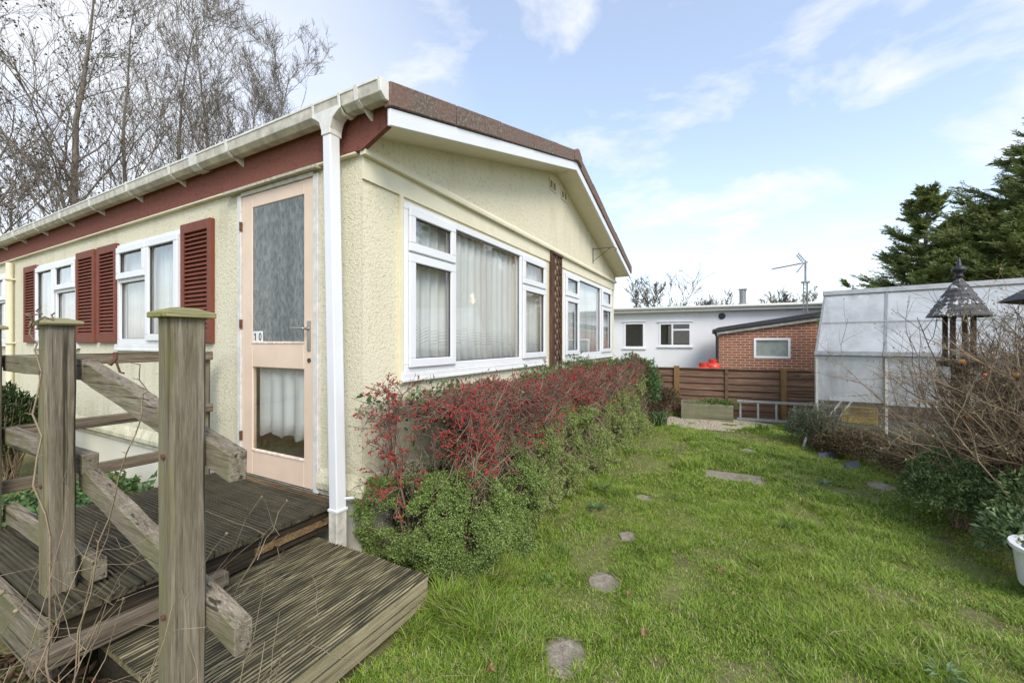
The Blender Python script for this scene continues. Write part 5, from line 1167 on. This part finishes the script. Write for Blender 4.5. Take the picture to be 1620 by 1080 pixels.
# ------------------------------------------------------------------ bird tables
bt = thing('bird_table', 'wooden bird table with conical slate-shingled roof and ball finial', 'bird table', (4.474, -1.583, 0))
TX, TY = 4.474, -1.583
rings = 8; R0 = .180; H0 = 1.497; H1 = 1.80
roof_root = MB(); nseg = 22
for k in range(rings):
    f0 = k / rings; f1 = (k + 1.35) / rings
    r_a = R0 * (1 - f0) ** .93 * (1 - .06 * math.sin(PI * f0)) + .006; r_b = R0 * max(.04, (1 - min(1, f1))) ** .93 * (1 - .06 * math.sin(PI * min(1, f1)))
    za = H0 + (H1 - H0) * f0 ** .93; zb_ = H0 + (H1 - H0) * min(1, f1) ** .93; ns = max(7, int(nseg * (1 - f0 * .62)))
    for j in range(ns):
        a0 = 2 * PI * (j + .5 * (k % 2)) / ns; a1 = a0 + 2 * PI / ns * .95; dz = random.uniform(-.006, .003); dr = random.uniform(0, .004)
        P = [(TX + (r_a + dr) * math.cos(a0), TY + (r_a + dr) * math.sin(a0), za + dz), (TX + (r_a + dr) * math.cos(a1), TY + (r_a + dr) * math.sin(a1), za + dz), (TX + r_b * math.cos(a1), TY + r_b * math.sin(a1), zb_), (TX + r_b * math.cos(a0), TY + r_b * math.sin(a0), zb_)]
        P2 = [(p[0], p[1], p[2] - .010) for p in P]; roof_root.add(P + P2, [(0, 1, 2, 3), (7, 6, 5, 4), (0, 4, 5, 1), (1, 5, 6, 2), (2, 6, 7, 3), (3, 7, 4, 0)])
rf = roof_root.build('roof', M['slate'], bt)
m = MB(); m.lathe((TX, TY, 1.795), [(.030, 0), (.022, .02), (.020, .035), (.040, .050), (.044, .066), (.034, .082), (.016, .090), (.012, .12), (.006, .16)], 16); m.build('finial', M['black'], rf, smooth=True)
for (dx, dy) in ((-.06, .055), (.06, -.055), (.055, .06), (-.055, -.06)):
    m = MB(); m.box(TX + dx - .013, TX + dx + .013, TY + dy - .013, TY + dy + .013, 1.14, 1.52); m.build('upright', M['dark_post'], bt)
m = MB(); m.lathe((TX, TY, 1.10), [(.12, 0), (.13, .01), (.13, .04), (.115, .041), (.11, .015)], 8); m.build('tray', M['dark_post'], bt)
m = MB(); m.box(TX - .035, TX + .035, TY - .035, TY + .035, 0, 1.099); m.build('post', M['dark_post'], bt)
b2 = thing('bird_table', 'dark pitched-roof bird table cut off by the right edge', 'bird table', (3.86, -1.86, 0)); X2, Y2 = 3.80, -1.78
m = MB(); h0, h1 = 1.555, 1.72; q = .19
m.add([(X2 - q, Y2 - q, h0), (X2 + q, Y2 - q, h0), (X2 + q, Y2 + q, h0), (X2 - q, Y2 + q, h0), (X2, Y2, h1), (X2, Y2, h0 - .05)], [(0, 1, 4), (1, 2, 4), (2, 3, 4), (3, 0, 4), (1, 0, 5), (2, 1, 5), (3, 2, 5), (0, 3, 5)]); m.build('roof', M['felt'], b2, bevel=.004)
m = MB(); m.box(X2 - .035, X2 + .035, Y2 - .035, Y2 + .035, 0, 1.52); m.build('post', M['dark_post'], b2)

# ------------------------------------------------------------------ quince shrub on the right
qu = thing('quince_shrub', 'bare twiggy shrub with orange fruits and pink buds on the right', 'shrub', (3.95, -1.75, 0)); sg = Segs(); BU = []; TIP = []
def qgrow(p, d, L, r_, depth):
    n = 5; q = Vector(p); pts = [q.copy()]; dd = Vector(d).normalized()
    for i in range(n):
        dd = (dd + Vector((random.gauss(0, .13), random.gauss(0, .13), random.gauss(.02, .10)))).normalized(); q = q + dd * (L / n); pts.append(q.copy())
    sg.path(pts, r_, r_ * .5)
    if depth >= 2:
        for i in range(1, n + 1):
            if random.random() < .75: BU.append(tuple(pts[i]))
        TIP.append(tuple(pts[-1]))
    if depth < 3:
        k = (6, 5, 3)[depth]
        for i in range(k):
            t_ = random.uniform(.2, 1.0); j = min(n - 1, int(t_ * n)); pp = pts[j].lerp(pts[j + 1], t_ * n - j)
            o = dd.cross(Vector((random.gauss(0, 1), random.gauss(0, 1), random.gauss(0, 1)))).normalized(); qgrow(pp, dd * .75 + o * .75 + Vector((0, 0, .12)), L * random.uniform(.35, .62), r_ * .52, depth + 1)
for i in range(84):
    a = random.uniform(0, 2 * PI); qb = Vector((4.02 + random.gauss(0, .16), -1.82 + random.gauss(0, .14), 0)); tl = random.uniform(.05, .62); qgrow(qb, (math.cos(a) * tl - .05, math.sin(a) * tl + .12, 1), random.uniform(.80, 1.22), random.uniform(.006, .012), 0)
sg.build('branches', M['twig'], qu); BU = np.array(BU); k = rng.permutation(len(BU))[:7000]
leaves('buds', BU[k] + rng.normal(0, .004, (len(k), 3)), rng.normal(size=(len(k), 3)) + [0, 0, .5], .016, .009, M['bud'], qu)
def fr(px_, y_, z_, r_=.026):
    m = MB(); m.lathe((px_, y_, z_), [(.004, -r_), (r_ * .8, -r_ * .62), (r_, -.1 * r_), (r_ * .85, .5 * r_), (r_ * .4, .72 * r_), (.003, .6 * r_)], 14); m.build('fruit', M['fruit'], qu, smooth=True)
for (x, y, z) in ((3.86, -1.26, 1.16), (3.83, -1.50, 1.08), (3.95, -1.33, .78), (3.88, -1.38, .50), (4.0, -1.42, 1.02)): fr(x, y - .12, z, random.uniform(.015, .021))
for p_ in BU[rng.permutation(len(BU))[:22]]: balls('flower_bud', [p_], .010, M['pink'], qu)
# dark leafy tangle in the shrub's lower part
un = thing('undergrowth', 'dark leafy undergrowth beneath the twiggy quince shrub', 'undergrowth', (4.1, -1.9, 0)); blob_leaves((4.15, -1.95, .38), (.60, .50, .55), 9000, M['heather'], .03, .014, un, .35); stems(un, (4.1, -1.9, .35), (.5, .45, .5), 160, M['twig'], .004); blob_leaves((3.65, -1.72, .22), (.35, .35, .30), 3600, M['boxleaf'], .03, .016, un, .4, name='low_leaves')
box_ = thing('clipped_bush', 'low rounded dense green bush at the edge of the lawn under the quince', 'bush', (3.97, -1.36, 0)); blob_leaves((3.97, -1.36, .20), (.30, .26, .31), 16000, M['boxleaf'], .017, .010, box_, .72); blob_leaves((4.02, -1.42, .19), (.24, .23, .23), 2500, M['boxleaf'], .022, .014, box_, .4, name='inner_leaves'); stems(box_, (4.0, -1.42, .15), (.2, .2, .2), 40, M['twig'], .004)
ti = thing('pale_leaf_plant', 'loose pale-leaved plant beside the white tub', 'plant', (3.40, -1.45, 0)); blob_leaves((3.42, -1.46, .12), (.20, .16, .20), 900, M['paleleaf'], .042, .020, ti, .3)
# white tub
tub = thing('white_tub', 'white rounded plastic tub at the right edge among the weeds', 'planter', (3.12, -1.52, 0)); m = MB()
m.lathe((3.15, -1.52, 0), [(.15, .0), (.17, .02), (.19, .20), (.205, .205), (.205, .225), (.18, .225), (.165, .05)], 26); m.build('pot', M['upvc'], tub, smooth=False); m = MB(); m.lathe((3.15, -1.52, .0), [(.166, .16), (.16, .18), (.01, .19)], 18); m.build('soil', M['soil'], tub)
for (x, y, n_, h_) in ((2.9, -1.25, 30, .16), (3.3, -1.2, 26, .12), (3.05, -1.28, 22, .14)): pass

# border in front of the greenhouse
def border(name, label, x, y, rad, n, mat, ll, lw, z=.12, hol=.3, st=40):
    r0 = thing(name, label, 'plant', (x, y, 0)); blob_leaves((x, y, z), rad, n, mat, ll, lw, r0, hol, seed=int(x * 10)); stems(r0, (x, y, z), rad, st, M['dry'] if mat is M['heather'] else M['twig'], .003); return r0
border('heather', 'grey-green heathery tuft at the left end of the greenhouse border', 6.35, -.86, (.26, .22, .34), 4200, M['rosemary'], .03, .009)
r0 = thing('rosemary', 'upright grey-green rosemary beside the corner of the greenhouse', 'shrub', (6.25, -1.02, 0)); s = Segs(); RC = []; RD = []
for _ in range(60):
    b = Vector((6.25 + random.gauss(0, .07), -1.04 + random.gauss(0, .07), 0)); e = b + Vector((random.gauss(0, .10), random.gauss(0, .10), random.uniform(.25, .58))); s.path([b, b.lerp(e, .5) + Vector((random.gauss(0, .02), random.gauss(0, .02), 0)), e], .004, .002)
    for q in range(26): RC.append(tuple(b.lerp(e, .2 + .8 * random.random()))); RD.append((random.gauss(0, .6), random.gauss(0, .6), 1))
s.build('stems', M['twig'], r0); leaves('needles', np.array(RC), np.array(RD), .045, .007, M['rosemary'], r0)
border('heather', 'brown spreading heather in front of the greenhouse panes', 5.85, -1.30, (.36, .34, .22), 5600, M['heather'], .03, .010, .08)
border('heather', 'russet heather nearest the quince shrub in the greenhouse border', 5.25, -1.62, (.40, .34, .24), 6000, M['heather'], .03, .010, .10)
border('heather', 'low dry stems between the rosemary and the lawn edge', 6.0, -1.02, (.28, .16, .14), 2600, M['heather'], .03, .009, .05)
border('low_shrub', 'dull green low shrub in the border under the quince twigs', 4.75, -1.75, (.36, .30, .30), 4200, M['boxleaf'], .026, .014, .12)
def slate_piece(x, y, a, s_, lab):
    m = MB(); m.box(-s_, s_, -.006, .006, -.03, .055); o = m.build('slate_edging', m_plain('blue_grey_slate', (.07, .08, .12), .5, var=.25, scale=12), None, base=(0, 0, 0)); o.location = (x, y, .0); o.rotation_euler = (.35, 0, a); tag(o, lab, 'edging', 'blue-grey edging pieces along the border')
slate_piece(5.38, -1.12, .95 + 1.57, .13, 'blue-grey edging piece leaning at the lawn edge, right of its pair'); slate_piece(5.72, -.98, .8 + 1.57, .15, 'blue-grey edging piece leaning at the lawn edge, left of its pair')
m = MB(); m.box(-.012, .012, -.012, .012, 0, .12); o = m.build('metal_stake', M['alu'], None, base=(0, 0, 0)); o.location = (6.15, -.80, 0); o.rotation_euler = (.25, .1, 0); tag(o, 'short pale metal stake at the lawn edge by the grey-green tuft', 'stake')

# ------------------------------------------------------------------ left edge planting, stems in front of the railing
lb2 = thing('round_evergreen', 'dark round evergreen bush by the pale skirting behind the railing', 'bush', (1.25, 6.2, 0)); blob_leaves((1.02, 5.95, .40), (.36, .36, .46), 9000, M['boxdark'], .05, .016, lb2, .6); stems(lb2, (1.10, 5.75, .4), (.3, .3, .4), 40, M['twig'])
gc = thing('ground_leaves', 'green leafy ground plants between the far railing and the skirting', 'plant', (.9, 4.2, 0)); n = 2600; C = np.stack([rng.uniform(.2, 1.6, n), rng.uniform(3.5, 5.0, n), .02 + np.abs(rng.normal(0, .05, n))], 1); leaves('leaves', C, rng.normal(size=(n, 3)) + [0, 0, .6], .07, .035, M['ivy'], gc)
bs = thing('bramble_stem', 'thin thorny brown stem climbing the left railing post', 'climbing stem', (.47, 1.95, 0)); s = Segs()
def wig(s, pts, r0_, r1_, sub=5, j=.006):
    P = []
    for a, b in zip(pts[:-1], pts[1:]):
        for k in range(sub): P.append(Vector(a).lerp(Vector(b), k / sub) + Vector((random.gauss(0, j), random.gauss(0, j), random.gauss(0, j))))
    P.append(Vector(pts[-1])); s.path(P, r0_, r1_); return P
P = wig(s, [(.46, 1.84, 0), (.455, 1.95, .45), (.47, 2.10, .9), (.485, 2.16, 1.25), (.48, 2.22, 1.36), (.50, 2.20, 1.42)], .0042, .0025)
wig(s, [(.485, 2.20, 1.33), (.50, 2.16, 1.37), (.52, 2.15, 1.395)], .004, .003, 3); wig(s, [(.48, 2.21, 1.35), (.46, 2.2, 1.39)], .004, .003, 3)
P2 = wig(s, [(.455, 1.8, .10), (.50, 1.72, .62), (.56, 1.66, .93), (.585, 1.63, 1.10), (.575, 1.62, 1.22)], .003, .0016)
for p in P[::2] + P2[::2]: s.add(p, Vector(p) + Vector((random.gauss(0, .012), random.gauss(0, .012), .008)), .0022, .0005)
s.build('stems', M['dry'], bs)
dw = thing('dry_weeds', 'tangle of dry thin stems with seed heads in the lower left corner', 'weeds', (.35, 1.4, 0)); s = Segs(); heads = []
for i in range(44):
    b = Vector((random.uniform(.14, .52), random.uniform(1.0, 1.95), 0)); 
    h = random.uniform(.3, .74); d = Vector((random.gauss(.10, .22), random.gauss(-.05, .22), h)); e = b + d
    Pp = wig(s, [b, b.lerp(e, .5) + Vector((random.gauss(0, .04), random.gauss(0, .04), .03)), e], .0022, .0010, 4, .006)
    for _ in range(3):
        q = random.choice(Pp[3:]); e2 = Vector(q) + Vector((random.gauss(0, .12), random.gauss(0, .12), random.uniform(-.02, .16))); wig(s, [q, e2], .0013, .0007, 4, .006)
        if random.random() < .12: heads.append(tuple(e2))
    if random.random() < .15: heads.append(tuple(e))
s.build('stems', M['dry'], dw); balls('seed_heads', np.array(heads), rng.uniform(.004, .008, len(heads)), M['dry'], dw)
n = 5200; C = np.stack([rng.uniform(.02, .62, n), rng.uniform(.6, 2.6, n), rng.uniform(.0, .06, n)], 1); leaves('dead_leaves', C, rng.normal(size=(n, 3)), .045, .020, M['heather'], dw)

# ------------------------------------------------------------------ bare trees
def bare_tree(name, label, x, y, H, spread, seed, r0=.16, nb=26, dens=1.0, mat='bark', group=None, tw=.0072, first=.18, up=.85, seeds=0):
    rr = random.Random(seed); root = thing(name, label, 'tree', (x, y, 0), 0, group); s = Segs(); tp = []; sd_ = []
    q = Vector((x, y, 0)); d = Vector((rr.gauss(0, .04), rr.gauss(0, .04), 1)); K = 12
    for i in range(K + 1): tp.append(q.copy()); d = (d + Vector((rr.gauss(0, .05), rr.gauss(0, .05), .12))).normalized(); q = q + d * H / K * .92
    m = MB(); m.tube(tp, [max(.02, r0 * (1 - i / K) ** .8) for i in range(K + 1)], 8); m.build('trunk', M[mat], root, smooth=True)
    def grow(p, dd, L, r_, dep):
        n = 5 if dep < 2 else 4; pts = [Vector(p)]; v = Vector(dd).normalized(); qq = Vector(p)
        for i in range(n):
            v = (v + Vector((rr.gauss(0, .13), rr.gauss(0, .13), rr.gauss(0, .09) + (.10 if dep < 2 else .03)))).normalized(); qq = qq + v * L / n; pts.append(qq.copy())
        s.path(pts, r_, max(tw * .7, r_ * .4))
        if dep < 3:
            for i in range(int((7, 7, 5)[dep] * dens + rr.random())):
                t_ = rr.uniform(.22, 1); j = min(n - 1, int(t_ * n)); pp = pts[j].lerp(pts[j + 1], t_ * n - j); o = v.cross(Vector((rr.gauss(0, 1), rr.gauss(0, 1), rr.gauss(0, 1)))).normalized()
                grow(pp, v * .8 + o * .62 + Vector((0, 0, .15)), L * rr.uniform(.35, .6), max(tw, r_ * .45), dep + 1)
        elif seeds and rr.random() < seeds: sd_.append(tuple(pts[-1]))
    for i in range(nb):
        f = first + (1 - first) * (i + rr.random()) / nb; k = f * K; j = min(K - 1, int(k)); p = tp[j].lerp(tp[j + 1], k - j); a = rr.uniform(0, 2 * PI)
        L = spread * (1 - .62 * f) * rr.uniform(.7, 1.25); grow(p, (math.cos(a), math.sin(a), up + rr.uniform(0, .7)), L, max(.014, r0 * (1 - f) * .45), 0 if L > 1.2 else 1)
    s.build('branches', M[mat], root)
    if sd_: balls('seed_clusters', np.array(sd_)[:100000], rng.uniform(.03, .05, len(sd_)), M['bark2'], root)['kind'] = 'stuff'
    return root
G_ = 'bare trees behind the mobile home'
bare_tree('bare_tree', 'tall pale-trunked bare tree, the largest, over the left of the roof', 7.0, 25.1, 20.5, 5.6, 11, .19, 28, .76, group=G_, seeds=.2)
bare_tree('bare_tree', 'bare tree with slanting main stem between the largest trunk and the rounded crown', 8.6, 24.4, 19.5, 5.0, 12, .13, 24, .76, group=G_)
bare_tree('bare_tree', 'slender bare tree rising behind the middle of the gutter', 9.4, 22.0, 18.0, 4.9, 13, .13, 24, .76, group=G_)
bare_tree('bare_tree', 'rounded twiggy bare crown at centre left above the gutter', 10.3, 20.9, 16.8, 5.6, 14, .14, 30, .78, group=G_, first=.3)
bare_tree('bare_tree', 'bare tree whose fan of twigs ends nearest the gable peak side', 10.7, 20.6, 15.6, 5.8, 15, .14, 38, .84, group=G_, first=.35)
bare_tree('bare_tree', 'dark bare tree cut off by the left edge of the picture', 4.6, 25.8, 18.5, 5.2, 16, .15, 24, .74, group=G_, seeds=.2)
bare_tree('thicket', 'tangled low bare thicket just above the gutter at far left', 4.2, 21.5, 7.4, 3.6, 17, .09, 18, .85, first=.1, seeds=.1)
bare_tree('thicket', 'low bare thicket behind the roof right of the left edge', 6.6, 21.0, 7.0, 3.4, 18, .09, 16, .8, first=.1)
def far_tree(lab, x, y, H, sp, seed): bare_tree('bare_tree', lab, x, y, H, sp, seed, .16, 15, .62, mat='bark2', group='bare trees beyond the bungalow', tw=.018, first=.3, up=.3)
far_tree('round bare tree above the left end of the white bungalow', 31.5, 4.4, 4.7, 3.7, 31); far_tree('low bare tree just left of the flue', 33.5, 1.6, 3.9, 2.8, 32); far_tree('faint bare twiggy top between flue and round tree', 40, 1.2, 4.3, 3.4, 33); far_tree('bare treetop right of the flue', 36, -2.4, 4.1, 2.8, 34); far_tree('bare treetop between flue and aerial', 38, -4.0, 4.3, 3.0, 35)

# ------------------------------------------------------------------ conifers
def conifer(label, x, y, H, Rb, seed, n_br=120, lean=0, name='conifer', z0=.3, ll=.105, group='conifers beyond the greenhouse'):
    rr = random.Random(seed); root = thing(name, label, 'tree', (x, y, 0), 0, group); s = Segs(); C = []; D = []
    m = MB(); m.tube([(x, y, 0), (x + lean * .3, y, H * .5), (x + lean, y, H * .93)], [.14, .07, .012], 8); m.build('trunk', M['iron'], root, smooth=True)
    for i in range(n_br):
        f = rr.random() ** .9; z = z0 + (H - z0) * f; a = rr.uniform(0, 2 * PI); R_ = Rb * (1 - f) ** .72 * rr.uniform(.65, 1.18) + .12; c0 = Vector((x + lean * f * f, y, z * .93))
        v = Vector((math.cos(a), math.sin(a), .38 + .5 * f)).normalized(); n = 6; q = c0.copy(); pts = [q.copy()]
        for k in range(n): v = (v + Vector((rr.gauss(0, .08), rr.gauss(0, .08), rr.gauss(.00, .07)))).normalized(); q = q + v * R_ / n; pts.append(q.copy())
        s.path(pts, .02 * (1 - f) + .008, .005)
        for k in range(int(10 + 15 * R_)):
            t_ = rr.uniform(.25, 1.0) ** .8; j = min(n - 1, int(t_ * n)); p = pts[j].lerp(pts[j + 1], t_ * n - j); side = v.cross(Vector((0, 0, 1))).normalized() * rr.choice((-1, 1))
            w_ = (v * .9 + side * rr.uniform(.2, 1.0) + Vector((0, 0, rr.gauss(.05, .2)))).normalized(); Ls = rr.uniform(.22, .5) * (.5 + .6 * (1 - f)) * (.7 + .3 * R_)
            e = p + w_ * Ls; s.add(p, e, .005, .002)
            nn = int(13 + 20 * Ls)
            for u in range(nn):
                g_ = u / nn; pp = p.lerp(e, g_); sd2 = w_.cross(Vector((rr.gauss(0, .3), rr.gauss(0, .3), 1))).normalized() * (1 if u % 2 else -1)
                C.append(tuple(pp)); D.append(tuple(w_ * 1.0 + sd2 * .75 + Vector((0, 0, rr.gauss(-.16, .16)))))
    s.build('branches', M['bark'], root); C = np.array(C); n = len(C)
    leaves('foliage', C, np.array(D), ll * rng.uniform(.6, 1.2, n), ll * .24, M['conifer'], root, fold=.1); return root
conifer('feathery conifer with a leaning tip left of the bird table roof', 16.2, -4.95, 6.0, 1.9, 41, 150, -.45)
conifer('broad dark conifer filling the upper right corner', 16.4, -8.2, 8.0, 4.2, 42, 340)
conifer('mid green conifer between the leaning one and the broad corner one', 16.0, -6.2, 5.3, 2.2, 43, 170)
conifer('dense conifer low behind the ridge of the greenhouse', 14.2, -6.2, 4.6, 2.1, 44, 190)
conifer('low green conifer bough just behind the left half of the greenhouse ridge', 14.4, -4.9, 3.7, 1.5, 48, 110)
conifer('small sparse conifer tip above the left corner of the greenhouse', 13.2, -2.75, 2.95, .9, 45, 30, ll=.10)
